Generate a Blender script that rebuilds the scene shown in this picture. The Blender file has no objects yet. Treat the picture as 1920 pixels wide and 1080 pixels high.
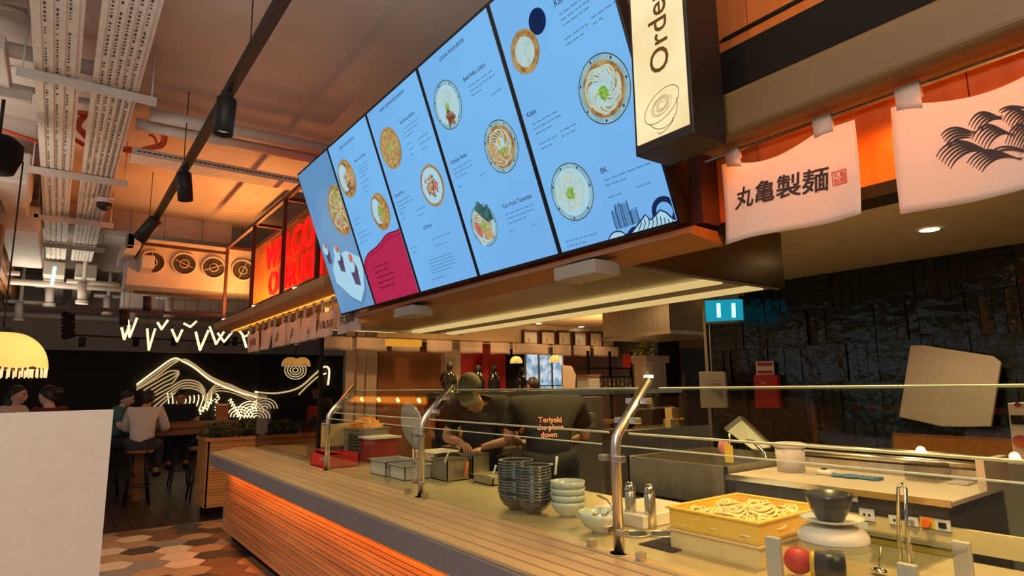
import bpy, bmesh, math, random
from mathutils import Vector, Matrix
random.seed(7)
SC = bpy.context.scene
COL = SC.collection
PI = math.pi
V = Vector

# ------------------------------------------------------------------ camera
FPX = 1153.0
CAMZ = 1.5
vy = V((103-960, -(737-540), -FPX)).normalized()
vx0 = V((2550-960, -(703-540), -FPX)).normalized()
vz = vx0.cross(vy).normalized()
vx = vy.cross(vz)
ROT = Matrix((vx, vy, vz))
cd = bpy.data.cameras.new('camera'); cam = bpy.data.objects.new('camera', cd); COL.objects.link(cam)
cam.matrix_world = Matrix.Translation((0, 0, CAMZ)) @ ROT.to_4x4()
cd.sensor_width = 36; cd.lens = FPX/1920*36; cd.clip_start = 0.02; cd.clip_end = 100
SC.camera = cam
SC.view_settings.view_transform = 'Standard'
SC.view_settings.look = 'None'
SC.view_settings.gamma = 1
SC.view_settings.use_curve_mapping = False
SC.view_settings.exposure = 0.17

def ray(px, py): return ROT @ V((px-960, -(py-540), -FPX))
def PX(px, py, x): d = ray(px, py); return V((0, 0, CAMZ)) + d*(x/d.x)
def PY(px, py, y): d = ray(px, py); return V((0, 0, CAMZ)) + d*(y/d.y)
def PZ(px, py, z): d = ray(px, py); return V((0, 0, CAMZ)) + d*((z-CAMZ)/d.z)

# ------------------------------------------------------------------ materials
def mat(name, col, rough=.5, metal=0., noise=0., nscale=8., bump=0., col2=None, emit=None, es=0., stretch=(1, 1, 1), spec=.5, alpha=1., sheen=0.):
    m = bpy.data.materials.new(name); m.use_nodes = True
    nt = m.node_tree; b = nt.nodes['Principled BSDF']
    c = (*col, 1)
    b.inputs['Base Color'].default_value = c
    b.inputs['Roughness'].default_value = rough
    b.inputs['Metallic'].default_value = metal
    b.inputs['Specular IOR Level'].default_value = spec
    if noise or bump or col2:
        tc = nt.nodes.new('ShaderNodeTexCoord'); mp = nt.nodes.new('ShaderNodeMapping')
        mp.inputs['Scale'].default_value = stretch
        n = nt.nodes.new('ShaderNodeTexNoise'); n.inputs['Scale'].default_value = nscale; n.inputs['Detail'].default_value = 6
        nt.links.new(tc.outputs['Object'], mp.inputs['Vector']); nt.links.new(mp.outputs[0], n.inputs['Vector'])
        if noise or col2:
            r = nt.nodes.new('ShaderNodeValToRGB')
            k = 1-noise
            c2 = col2 if col2 else tuple(x*k for x in col)
            c1 = col if col2 else tuple(min(1, x*(1+noise*.4)) for x in col)
            r.color_ramp.elements[0].color = (*c2, 1); r.color_ramp.elements[1].color = (*c1, 1)
            r.color_ramp.elements[0].position = .33; r.color_ramp.elements[1].position = .67
            nt.links.new(n.outputs['Fac'], r.inputs['Fac']); nt.links.new(r.outputs['Color'], b.inputs['Base Color'])
        if bump:
            bp = nt.nodes.new('ShaderNodeBump'); bp.inputs['Strength'].default_value = bump; bp.inputs['Distance'].default_value = .01
            nt.links.new(n.outputs['Fac'], bp.inputs['Height']); nt.links.new(bp.outputs[0], b.inputs['Normal'])
    if emit:
        b.inputs['Emission Color'].default_value = (*emit, 1); b.inputs['Emission Strength'].default_value = es
    return m

def emis(name, col, s=1., col2=None, nscale=20.):
    m = bpy.data.materials.new(name); m.use_nodes = True
    nt = m.node_tree; nt.nodes.remove(nt.nodes['Principled BSDF'])
    e = nt.nodes.new('ShaderNodeEmission'); e.inputs['Color'].default_value = (*col, 1); e.inputs['Strength'].default_value = s
    if col2:
        tc = nt.nodes.new('ShaderNodeTexCoord'); n = nt.nodes.new('ShaderNodeTexNoise'); n.inputs['Scale'].default_value = nscale; n.inputs['Detail'].default_value = 4
        r = nt.nodes.new('ShaderNodeValToRGB'); r.color_ramp.elements[0].color = (*col, 1); r.color_ramp.elements[1].color = (*col2, 1)
        r.color_ramp.elements[0].position = .4; r.color_ramp.elements[1].position = .6
        nt.links.new(tc.outputs['Object'], n.inputs['Vector']); nt.links.new(n.outputs['Fac'], r.inputs['Fac']); nt.links.new(r.outputs['Color'], e.inputs['Color'])
    nt.links.new(e.outputs[0], nt.nodes['Material Output'].inputs['Surface'])
    return m

def glassmat(name, tint=(.93, .97, .94), ior=1.5, boost=1.):
    m = bpy.data.materials.new(name); m.use_nodes = True
    nt = m.node_tree; nt.nodes.remove(nt.nodes['Principled BSDF'])
    t = nt.nodes.new('ShaderNodeBsdfTransparent'); t.inputs['Color'].default_value = (*tint, 1)
    g = nt.nodes.new('ShaderNodeBsdfGlossy'); g.inputs['Roughness'].default_value = 0.0
    lw = nt.nodes.new('ShaderNodeLayerWeight'); lw.inputs['Blend'].default_value = .5
    f = nt.nodes.new('ShaderNodeMath'); f.operation = 'POWER'; f.inputs[1].default_value = 5; nt.links.new(lw.outputs['Facing'], f.inputs[0])
    mx = nt.nodes.new('ShaderNodeMixShader')
    mu = nt.nodes.new('ShaderNodeMath'); mu.operation = 'MULTIPLY_ADD'; mu.inputs[1].default_value = .94*boost; mu.inputs[2].default_value = .045*boost; mu.use_clamp = True
    nt.links.new(f.outputs[0], mu.inputs[0]); nt.links.new(mu.outputs[0], mx.inputs[0])
    nt.links.new(t.outputs[0], mx.inputs[1]); nt.links.new(g.outputs[0], mx.inputs[2])
    nt.links.new(mx.outputs[0], nt.nodes['Material Output'].inputs['Surface'])
    return m

def woodmat(name, c1, c2, rough=.45, scale=6, stretch=(1, 1, .08), bump=.15):
    return mat(name, c1, rough, noise=.3, nscale=scale, bump=bump, col2=c2, stretch=stretch)

M = {}
M['ceil'] = mat('painted_concrete', (.48, .41, .36), .85, nscale=1.3, noise=.16, bump=.1)
M['whitewall'] = mat('off_white_paint', (.5, .45, .39), .8, noise=.08, nscale=4)
M['kceil'] = mat('kitchen_ceiling_paint', (.55, .44, .30), .7, noise=.05)
M['blackwall'] = mat('black_wall_paint', (.022, .014, .012), .7, noise=.5, nscale=30)
M['tray'] = mat('painted_tray_steel', (.62, .57, .5), .6, noise=.12, nscale=20)
M['hole'] = mat('dark_slots', (.05, .04, .035), .9)
M['pipe'] = mat('pipe_paint', (.55, .5, .44), .55, noise=.1)
M['duct'] = mat('duct_paint', (.55, .5, .44), .6, noise=.1)
M['black'] = mat('black_metal', (.014, .012, .011), .5, spec=.3)
M['blackrough'] = mat('matt_black', (.012, .010, .009), .85, spec=.12)
M['rust'] = mat('dark_red_brown_steel', (.06, .018, .012), .5)
M['steel'] = mat('brushed_steel', (.64, .6, .53), .32, 1., noise=.15, nscale=40, stretch=(1, 1, .05))
M['steeld'] = mat('dull_steel', (.42, .37, .27), .42, 1., noise=.2, nscale=12)
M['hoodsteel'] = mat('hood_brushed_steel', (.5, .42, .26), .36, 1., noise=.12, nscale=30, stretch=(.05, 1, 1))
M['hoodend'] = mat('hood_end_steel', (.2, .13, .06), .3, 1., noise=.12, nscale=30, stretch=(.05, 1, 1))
M['chrome'] = mat('chrome', (.75, .72, .66), .12, 1.)
M['panelwood'] = woodmat('orange_stained_ply', (.60, .16, .022), (.44, .10, .012), .4, 14, (1, 1, .05))
M['lipwood'] = woodmat('lip_wood', (.28, .12, .04), (.18, .07, .02), .45, 8, (1, .06, 1))
M['pelmet'] = woodmat('pelmet_wood', (.5, .3, .13), (.38, .2, .08), .5, 8, (1, .06, 1))
M['beam'] = woodmat('beam_oak', (.17, .105, .038), (.12, .07, .025), .55, 7, (1, .06, 1))
M['slat'] = woodmat('counter_slat_oak', (.50, .29, .13), (.33, .17, .07), .5, 9, (1, .07, 1))
M['slattop'] = woodmat('tray_slide_oak', (.52, .36, .17), (.42, .28, .13), .3, 9, (1, .07, 1))
M['boxwood'] = woodmat('planter_oak', (.55, .27, .08), (.38, .16, .045), .5, 9, (.07, 1, 1))
M['tablewood'] = woodmat('table_wood', (.3, .13, .05), (.2, .08, .03), .45, 9, (.08, 1, 1))
M['darkwood'] = woodmat('dark_floor_wood', (.05, .026, .014), (.028, .014, .008), .4, 7, (.1, 1, 1))
M['brownwall'] = woodmat('brown_panel', (.24, .10, .035), (.18, .07, .02), .5, 6, (1, 1, .1))
M['grayedge'] = mat('grey_stone_edge', (.16, .15, .16), .5, noise=.15, nscale=60)
M['led'] = emis('orange_led', (1, .25, .02), 2)
M['ledy'] = emis('warm_led_diffuser', (1., .70, .26), .62)
M['ledneon'] = emis('warm_white_neon', (1., .74, .40), 1.5)
M['ledneon2'] = emis('soft_warm_neon', (1., .66, .3), .42)
M['red'] = mat('red_paint', (.5, .012, .012), .5)
M['redtub'] = mat('dull_red_plastic', (.28, .02, .015), .6)
M['redprint'] = mat('coral_print', (.95, .36, .25), .8)
M['redwall'] = mat('deep_red_wall', (.32, .008, .01), .6, emit=None)
M['redletter'] = mat('lit_red_acrylic', (.3, .003, .003), .6, spec=.1, emit=(1, .005, .004), es=1.5)
M['cloth'] = mat('white_cotton', (.74, .68, .66), .9, noise=.04, nscale=90, bump=.08)
_n = M['cloth'].node_tree; _t = _n.nodes.new('ShaderNodeBsdfTranslucent'); _t.inputs['Color'].default_value = (.8, .72, .68, 1); _x = _n.nodes.new('ShaderNodeMixShader'); _x.inputs[0].default_value = .5
_n.links.new(_n.nodes['Principled BSDF'].outputs[0], _x.inputs[1]); _n.links.new(_t.outputs[0], _x.inputs[2]); _n.links.new(_x.outputs[0], _n.nodes['Material Output'].inputs['Surface'])
M['ink'] = mat('dark_brown_ink', (.035, .018, .02), .8)
M['stamp'] = mat('red_stamp_ink', (.6, .07, .05), .8)
M['paper'] = mat('paper', (.72, .68, .6), .8)
M['frost'] = mat('board_white', (.70, .66, .6), .7, noise=.04, nscale=30)
M['beige'] = mat('beige_plastic', (.55, .42, .32), .55, noise=.05, nscale=5)
M['tile'] = None
M['glass'] = glassmat('clear_glass')
M['glass2'] = glassmat('smoky_glass', (.75, .74, .7))
M['glassedge'] = mat('glass_edge', (.55, .62, .42), .25, emit=(.5, .6, .35), es=0.0)
M['yplastic'] = mat('yellow_food_tray', (.88, .56, .07), .45, noise=.06)
M['ycream'] = mat('cream_food_tray', (.72, .56, .27), .5, noise=.06)
M['dough'] = mat('noodle_dough', (.86, .68, .3), .5, noise=.1, nscale=40)
M['bucket'] = mat('lilac_grey_plastic', (.56, .5, .5), .5)
M['ceramic'] = mat('black_glazed_ceramic', (.03, .033, .032), .22)
M['ceramicg'] = mat('dark_green_ceramic', (.07, .08, .045), .3)
M['ceramicw'] = mat('pale_celadon_ceramic', (.5, .55, .48), .25)
M['whitepl'] = mat('white_plastic', (.74, .70, .64), .35)
M['bluegl'] = mat('blue_rubber', (.06, .16, .32), .6)
M['navy'] = mat('navy_plastic', (.012, .016, .05), .35)
M['yell'] = mat('yellow_plastic', (.75, .5, .03), .4)
M['skin'] = mat('skin', (.55, .28, .16), .55, noise=.06)
M['skin2'] = mat('pale_skin', (.68, .45, .33), .55, noise=.06)
M['hair'] = mat('black_hair', (.012, .009, .008), .5)
M['blackcloth'] = mat('black_cloth', (.010, .008, .008), .9, noise=.2, nscale=30)
M['olive'] = mat('olive_cloth', (.09, .085, .04), .9, noise=.2, nscale=40)
M['navycloth'] = mat('navy_cloth', (.015, .018, .035), .9)
M['maroon'] = mat('maroon_cloth', (.09, .015, .015), .9)
M['whiteshirt'] = mat('pale_grey_shirt', (.62, .6, .56), .9)
M['tealshirt'] = mat('teal_shirt', (.05, .17, .17), .9)
M['denim'] = mat('dark_denim', (.03, .035, .05), .9)
M['mask'] = mat('grey_face_mask', (.3, .28, .22), .8)
M['leaf'] = mat('leaf_green', (.035, .075, .02), .5, noise=.4, nscale=30)
M['leafy'] = mat('yellow_green_leaf', (.25, .3, .04), .5, noise=.3, nscale=30)
M['amber'] = mat('lamp_shade_silk', (.75, .5, .2), .7, emit=(1., .48, .09), es=.9)
M['amberfringe'] = mat('shade_fringe_beads', (.85, .7, .45), .4, emit=(1., .7, .35), es=.8)
M['fry'] = mat('golden_tempura', (.8, .42, .09), .6, noise=.4, nscale=60, bump=.8)
M['orangefood'] = mat('orange_fry', (.8, .35, .03), .6, noise=.3, nscale=60, bump=.8)
M['machdark'] = mat('dark_machine_panel', (.07, .06, .045), .4)
M['grey'] = mat('mid_grey_panel', (.25, .24, .22), .5)
M['greyl'] = mat('light_grey_panel', (.42, .41, .38), .5)
M['cyan'] = emis('cyan_tube_glow', (.01, .30, .42), .9)
M['cyanw'] = emis('cyan_tube', (.35, .95, 1.), 2.2)
M['lamp'] = emis('downlight_disc', (1, .85, .6), 12)
M['winlight'] = emis('bright_shop_window', (.25, .42, .55), .7, (.8, .9, 1.), 6)
M['hose'] = mat('orange_red_hose', (.55, .07, .02), .5)
M['orangepl'] = mat('orange_spoon', (.9, .14, .03), .4)
M['disp'] = emis('screen_blue_white', (.19, .49, .88), 0.86, (.18, .44, .84), .8)
M['dispd'] = emis('screen_grey_blue', (.20, .38, .62), 0.774, (.14, .32, .58), 2.)
M['dtext'] = emis('screen_text', (.045, .10, .20), 0.86)
M['dtext2'] = emis('screen_small_text', (.10, .25, .48), 0.86)
M['dred'] = emis('screen_crimson', (.46, .022, .075), 0.86)
M['dredd'] = emis('screen_dark_crimson', (.16, .008, .03), 0.86)
M['dnavy'] = emis('screen_navy', (.01, .02, .08), 0.86)
M['dwhite'] = emis('screen_white', (.40, .66, .80), 0.86)
M['drim'] = emis('screen_bowl_rim', (.22, .42, .50), 0.86, (.30, .50, .58), 18)
M['dtan'] = emis('screen_tan_rim', (.42, .27, .13), 0.86, (.3, .2, .1), 10)
M['dbroth'] = emis('screen_broth', (.30, .12, .03), 0.86, (.48, .32, .12), 26)
M['dnood'] = emis('screen_noodle', (.42, .55, .45), 0.86, (.55, .62, .5), 30)
M['dnoody'] = emis('screen_yellow_noodle', (.55, .40, .12), 0.86, (.35, .2, .06), 40)
M['dgreen'] = emis('screen_spring_onion', (.14, .34, .03), 0.86, (.3, .5, .08), 60)
M['dmeat'] = emis('screen_meat', (.16, .05, .03), 0.86, (.35, .17, .10), 50)
M['dbeef'] = emis('screen_pink', (.5, .12, .10), 0.86, (.55, .25, .18), 50)
M['dchick'] = emis('screen_chicken', (.45, .25, .10), 0.86, (.55, .42, .22), 50)
M['dyolk'] = emis('screen_yolk', (.75, .42, .02), 0.86)
M['dnori'] = emis('screen_nori', (.03, .09, .09), 0.86, (.06, .15, .15), 30)
M['dplum'] = emis('screen_plum', (.10, .07, .14), 0.86)
M['signface'] = emis('cream_lightbox_face', (.95, .80, .46), .95, (.86, .66, .32), 3)
M['signink'] = emis('lightbox_ink', (.16, .07, .02), .8)
M['signink2'] = emis('lightbox_line', (.45, .28, .1), .8)

# tile wall: dark glossy glazed basket-weave brick
def tilemat():
    m = bpy.data.materials.new('dark_glazed_tile'); m.use_nodes = True
    nt = m.node_tree; b = nt.nodes['Principled BSDF']; N = nt.nodes.new; L = nt.links.new
    tc = N('ShaderNodeTexCoord')
    n = N('ShaderNodeTexNoise'); n.inputs['Scale'].default_value = 22; n.inputs['Detail'].default_value = 5
    r = N('ShaderNodeValToRGB'); r.color_ramp.elements[0].color = (.005, .006, .004, 1); r.color_ramp.elements[1].color = (.022, .026, .016, 1)
    L(tc.outputs['Object'], n.inputs['Vector']); L(n.outputs['Fac'], r.inputs['Fac']); L(r.outputs[0], b.inputs['Base Color'])
    bp = N('ShaderNodeBump'); bp.inputs['Strength'].default_value = .55; bp.inputs['Distance'].default_value = .02
    n2 = N('ShaderNodeTexNoise'); n2.inputs['Scale'].default_value = 11; L(tc.outputs['Object'], n2.inputs['Vector'])
    L(n2.outputs['Fac'], bp.inputs['Height']); L(bp.outputs[0], b.inputs['Normal'])
    b.inputs['Roughness'].default_value = .22
    return m
M['tile'] = tilemat()

# ------------------------------------------------------------------ mesh builder
class MB:
    def __init__(s): s.v = []; s.f = []; s.m = []; s.sm = []
    def add(s, vs, fs, mi=0, smooth=False):
        o = len(s.v); s.v += [V(p) for p in vs]
        for f in fs: s.f.append([o+i for i in f]); s.m.append(mi); s.sm.append(smooth)
        return s
    def box(s, x0, x1, y0, y1, z0, z1, mi=0, T=None):
        vs = [V((x, y, z)) for x in (x0, x1) for y in (y0, y1) for z in (z0, z1)]
        if T: vs = [T @ p for p in vs]
        return s.add(vs, [(0, 1, 3, 2), (4, 6, 7, 5), (0, 4, 5, 1), (2, 3, 7, 6), (0, 2, 6, 4), (1, 5, 7, 3)], mi)
    def bar(s, a, b, w, h=None, mi=0, up=(0, 0, 1)):
        a = V(a); b = V(b); h = h or w; d = (b-a); L = d.length; d.normalize(); u = V(up)
        if abs(d.dot(u)) > .95: u = V((0, 1, 0))
        r = d.cross(u).normalized(); u = r.cross(d)
        T = Matrix((r, d, u)).transposed().to_4x4(); T.translation = a
        return s.box(-w/2, w/2, 0, L, -h/2, h/2, mi, T)
    def tube(s, pts, r, seg=10, mi=0, closed=False, cap=True):
        pts = [V(p) for p in pts]; n = len(pts)
        rs = r if isinstance(r, (list, tuple)) else [r]*n
        vs = []; fs = []; prev = None
        for i, p in enumerate(pts):
            if closed: t = pts[(i+1) % n]-pts[i-1]
            else: t = pts[min(i+1, n-1)]-pts[max(i-1, 0)]
            if t.length < 1e-9: t = V((0, 0, 1))
            t.normalize()
            if prev is None:
                u = V((0, 0, 1)) if abs(t.z) < .9 else V((1, 0, 0))
                a = t.cross(u).normalized()
            else:
                a = prev-t*prev.dot(t)
                a = a.normalized() if a.length > 1e-6 else t.orthogonal().normalized()
            prev = a; b = t.cross(a)
            for k in range(seg):
                q = 2*PI*k/seg; vs.append(p+a*math.cos(q)*rs[i]+b*math.sin(q)*rs[i])
        m = n if closed else n-1
        for i in range(m):
            j = (i+1) % n
            for k in range(seg):
                l = (k+1) % seg; fs.append((i*seg+k, i*seg+l, j*seg+l, j*seg+k))
        s.add(vs, fs, mi, True)
        if cap and not closed:
            o = len(s.v)-len(vs)
            s.f.append([o+k for k in range(seg)][::-1]); s.m.append(mi); s.sm.append(False)
            s.f.append([o+(n-1)*seg+k for k in range(seg)]); s.m.append(mi); s.sm.append(False)
        return s
    def lathe(s, prof, c=(0, 0, 0), seg=24, mi=0, T=None, smooth=True, sx=1, sy=1):
        vs = []; fs = []; c = V(c)
        for (r, z) in prof:
            for k in range(seg):
                q = 2*PI*k/seg; p = V((r*math.cos(q)*sx, r*math.sin(q)*sy, z))
                vs.append((T @ p if T else p)+c)
        for i in range(len(prof)-1):
            for k in range(seg):
                l = (k+1) % seg; fs.append((i*seg+k, i*seg+l, (i+1)*seg+l, (i+1)*seg+k))
        return s.add(vs, fs, mi, smooth)
    def cyl(s, c, r, h, seg=20, mi=0, T=None):
        s.lathe([(0.0001, 0), (r, 0), (r, h), (.0001, h)], c, seg, mi, T, smooth=False); return s
    def sphere(s, c, r, mi=0, seg=14, rings=9, sc=(1, 1, 1), T=None):
        prof = [(math.sin(PI*i/rings)*r+1e-5, -math.cos(PI*i/rings)*r) for i in range(rings+1)]
        S = Matrix.Diagonal((*sc, 1)); S = (T @ S) if T else S
        return s.lathe(prof, c, seg, mi, S)
    def poly(s, pts, mi=0): return s.add(pts, [tuple(range(len(pts)))], mi)
    def prism(s, pts, n, mi=0):
        pts = [V(p) for p in pts]; n = V(n); k = len(pts)
        return s.add(pts+[p+n for p in pts], [tuple(range(k)), tuple(range(2*k-1, k-1, -1))]+[(i, i+k, (i+1) % k+k, (i+1) % k) for i in range(k)], mi)
    def grid(s, fn, nu, nv, mi=0, smooth=True):
        vs = [fn(i/nu, j/nv) for i in range(nu+1) for j in range(nv+1)]
        fs = [(i*(nv+1)+j, (i+1)*(nv+1)+j, (i+1)*(nv+1)+j+1, i*(nv+1)+j+1) for i in range(nu) for j in range(nv)]
        return s.add(vs, fs, mi, smooth)
    def build(s, name, mats, parent=None, bevel=0., seg=2, solid=0., sub=0, flip=True):
        me = bpy.data.meshes.new(name)
        off = wloc(parent)
        me.from_pydata([p-off for p in s.v], [], s.f)
        if not isinstance(mats, (list, tuple)): mats = [mats]
        for m in mats: me.materials.append(M[m] if isinstance(m, str) else m)
        me.polygons.foreach_set('material_index', s.m); me.polygons.foreach_set('use_smooth', s.sm)
        if flip:
            bm = bmesh.new(); bm.from_mesh(me); bmesh.ops.recalc_face_normals(bm, faces=bm.faces); bm.to_mesh(me); bm.free()
        o = bpy.data.objects.new(name, me); COL.objects.link(o)
        if parent: o.parent = parent
        if solid: md = o.modifiers.new('solid', 'SOLIDIFY'); md.thickness = solid; md.offset = 0
        if bevel: md = o.modifiers.new('bevel', 'BEVEL'); md.width = bevel; md.segments = seg; md.limit_method = 'ANGLE'
        if sub: md = o.modifiers.new('sub', 'SUBSURF'); md.levels = sub; md.render_levels = sub
        return o

def wloc(o):
    p = V((0, 0, 0))
    while o: p = p+o.location; o = o.parent
    return p
def tag(o, label, cat, group=None, kind=None):
    o['label'] = label; o['category'] = cat
    if group: o['group'] = group
    if kind: o['kind'] = kind
    return o
def thing(name, label, cat, loc=(0, 0, 0), group=None):
    o = bpy.data.objects.new(name, None); COL.objects.link(o); o.location = loc; o.empty_display_size = .1
    return tag(o, label, cat, group)
def struct(o, label=None, cat=None):
    o['kind'] = 'structure'
    if label: o['label'] = label
    if cat: o['category'] = cat
    return o
def copy_tree(o, parent=None):
    c = o.copy(); COL.objects.link(c); c.parent = parent
    for ch in list(o.children): copy_tree(ch, c)
    return c
def dup(o, loc, label=None, rz=None, sc=None, group=None):
    c = copy_tree(o); c.location = loc
    if label: c['label'] = label
    if group: c['group'] = group
    if rz is not None: c.rotation_euler.z = rz
    if sc is not None: c.scale = (sc, sc, sc)
    return c
def frame(o, r, u):
    r = V(r).normalized(); u = V(u).normalized(); n = r.cross(u)
    T = Matrix((r, u, n)).transposed().to_4x4(); T.translation = V(o); return T
def text(name, s, size, m, parent, T, extrude=0.0, bold=0.0, sx=1., sp=1., align='LEFT', shear=0., cat=None, line=1., fat=0.):
    c = bpy.data.curves.new('text', 'FONT'); c.body = s; c.size = size; c.extrude = extrude; c.offset = bold
    c.align_x = align; c.space_character = sp; c.shear = shear; c.space_line = line; c.resolution_u = 3
    t = bpy.data.objects.new('text', c); COL.objects.link(t)
    bpy.context.view_layer.update()
    me = bpy.data.meshes.new_from_object(t.evaluated_get(bpy.context.evaluated_depsgraph_get()))
    bpy.data.objects.remove(t)
    me.name = name
    if fat:
        bm = bmesh.new(); bm.from_mesh(me); vs0 = list(bm.verts); base = bm.faces[:]
        for dx, dy in ((fat, 0), (0, fat), (fat, fat)):
            mp = {}
            for f_ in base:
                bm.faces.new([mp.setdefault(v, bm.verts.new(v.co+V((dx, dy, 0)))) if v not in mp else mp[v] for v in f_.verts])
        bm.to_mesh(me); bm.free()
    S = Matrix.Diagonal((sx, 1, 1, 1)); me.transform(Matrix.Translation(-wloc(parent)) @ T @ S)
    me.materials.clear(); me.materials.append(M[m])
    o = bpy.data.objects.new(name, me); COL.objects.link(o); o.parent = parent
    return o
def skin_mesh(verts, edges, root=0, sub=2):
    """verts: list of (pos, rx, ry) ; returns list of verts, faces"""
    me = bpy.data.meshes.new('sk'); me.from_pydata([v[0] for v in verts], edges, [])
    o = bpy.data.objects.new('sk', me); COL.objects.link(o)
    o.modifiers.new('s', 'SKIN'); sv = me.skin_vertices[0].data
    for i, v in enumerate(verts):
        sv[i].radius = (v[1], v[2] if len(v) > 2 else v[1]); sv[i].use_root = (i == root)
    md = o.modifiers.new('u', 'SUBSURF'); md.levels = sub; md.render_levels = sub
    bpy.context.view_layer.update()
    e = o.evaluated_get(bpy.context.evaluated_depsgraph_get()).to_mesh()
    vs = [v.co.copy() for v in e.vertices]; fs = [tuple(p.vertices) for p in e.polygons]
    bpy.data.objects.remove(o)
    return vs, fs
def area(name, loc, size, energy, col, rot=(0, 0, 0), sy=None, parent=None):
    l = bpy.data.lights.new(name, 'AREA'); l.energy = energy; l.color = col; l.size = size
    if sy: l.shape = 'RECTANGLE'; l.size_y = sy
    o = bpy.data.objects.new(name, l); COL.objects.link(o); o.location = loc; o.rotation_euler = rot
    return o
def spot(name, loc, energy, col, ang=1.6, blend=.5, rot=(0, 0, 0), r=.03):
    l = bpy.data.lights.new(name, 'SPOT'); l.energy = energy; l.color = col; l.spot_size = ang; l.spot_blend = blend; l.shadow_soft_size = r
    o = bpy.data.objects.new(name, l); COL.objects.link(o); o.location = loc; o.rotation_euler = rot
    return o
def point(name, loc, energy, col, r=.05):
    l = bpy.data.lights.new(name, 'POINT'); l.energy = energy; l.color = col; l.shadow_soft_size = r
    o = bpy.data.objects.new(name, l); COL.objects.link(o); o.location = loc
    return o
# ------------------------------------------------------------------ world
w = bpy.data.worlds.new('world'); SC.world = w; w.use_nodes = True
w.node_tree.nodes['Background'].inputs['Color'].default_value = (1., .84, .70, 1)
w.node_tree.nodes['Background'].inputs['Strength'].default_value = .13

# ------------------------------------------------------------------ setting
mb = MB()
# hexagon tiles near the counter (one continuous floor)
tiles = ['hexa', 'hexb', 'hexc', 'hexd', 'hexe']
M['hexa'] = mat('tile_tan', (.42, .25, .12), .3, noise=.12, nscale=6)
M['hexb'] = mat('tile_cream', (.66, .5, .33), .3, noise=.1, nscale=6)
M['hexc'] = mat('tile_dark', (.07, .055, .04), .3, noise=.1, nscale=6)
M['hexd'] = mat('tile_brown', (.2, .09, .04), .3, noise=.1, nscale=6)
M['hexe'] = mat('tile_grey', (.27, .22, .17), .3, noise=.1, nscale=6)
M['grout'] = mat('grout', (.2, .14, .09), .8)
mb.box(-4.5, 9.5, -2, 8.2, -.05, -.002, 0)
R = .175; dx = R*1.5; dy = R*math.sqrt(3)
rnd = random.Random(3)
for i in range(-8, 11):
    for j in range(4, 29):
        cx = i*dx; cy = j*dy+(dy/2 if i % 2 else 0)
        if cy > 8.2-dy/2: continue
        pts = [V((cx+(R-.003)*math.cos(PI/3*k), cy+(R-.003)*math.sin(PI/3*k), 0)) for k in range(6)]
        mb.poly(pts, 1+rnd.choice([0, 0, 0, 1, 1, 2, 2, 3, 3, 4]))
struct(mb.build('floor', ['grout']+tiles, flip=False), 'floor of mixed brown, cream and dark hexagon tiles', 'floor')
mb = MB()
for i in range(100): mb.box(-4.5+i*.14+.002, -4.5+(i+1)*.14-.002, 8.2, 16.2, -.05, 0)
struct(mb.build('floor', 'darkwood'), 'dark timber floor of the seating area', 'floor')
mb = MB(); mb.box(-4.5, 1.9, -2.5, 16.2, 3.9, 4.0)
for y in (9.5, 12.6): mb.box(-4.5, 1.9, y, y+.35, 3.62, 3.9)
mb.box(1.9, 6.2, 8.9, 16.2, 3.9, 4.0)
mb.box(1.9, 9.5, -2.5, 8.9, 3.9, 4.0)
struct(mb.build('ceiling', 'ceil'))
mb = MB(); mb.box(1.95, 5.1, -2.5, 3.64, 2.38, 2.44)
struct(mb.build('ceiling', 'kceil'), 'low kitchen ceiling over the noodle machine', 'ceiling')
mb = MB(); mb.box(2.16, 9.5, 3.64, 8.98, 2.64, 2.7)
struct(mb.build('ceiling', 'kceil'), 'rear kitchen ceiling with downlights', 'ceiling')
# back wall with bulkhead
mb = MB(); mb.box(-3.5, 6.2, 16, 16.2, 0, 2.38); struct(mb.build('wall_back', 'blackwall'))
mb = MB(); mb.box(-3.5, 6.2, 15.8, 16.2, 2.38, 3.9); struct(mb.build('wall_back', 'whitewall'), 'pale bulkhead above the black wall', 'wall')
# dark tile wall: real relief of basket-woven glazed bricks
mb = MB(); mb.box(5.03, 5.2, -1.5, 3.64, 0, 2.38, 0)
rnd = random.Random(5); S = .30
for iy in range(-2, 12):
    for iz in range(0, 8):
        y0 = 3.64-(iy+1)*S if iy >= 0 else None
        if y0 is None: continue
        z0 = iz*S
        for k in range(4):
            t = S/4; d = rnd.uniform(.0, .022); d2 = rnd.uniform(-.006, .006)
            if (iy+iz) % 2: a = (y0+k*t+.003, y0+(k+1)*t-.003, z0+.003, z0+S-.003)
            else: a = (y0+.003, y0+S-.003, z0+k*t+.003, z0+(k+1)*t-.003)
            z1 = min(a[3], 2.379)
            if a[2] >= z1: continue
            x = 5.0+d
            mb.add([(x+d2, a[0], a[2]), (x-d2, a[1], a[2]), (x-d2*.3, a[1], z1), (x+d2*.6, a[0], z1), (5.04, a[0], a[2]), (5.04, a[1], a[2]), (5.04, a[1], z1), (5.04, a[0], z1)],
                   [(0, 1, 2, 3), (0, 4, 5, 1), (1, 5, 6, 2), (2, 6, 7, 3), (3, 7, 4, 0)])
struct(mb.build('wall_right', 'tile'))
mb = MB(); mb.box(4.98, 5.22, 3.64, 3.67, 0, 2.38); struct(mb.build('trim_1', 'steel'))
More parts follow.
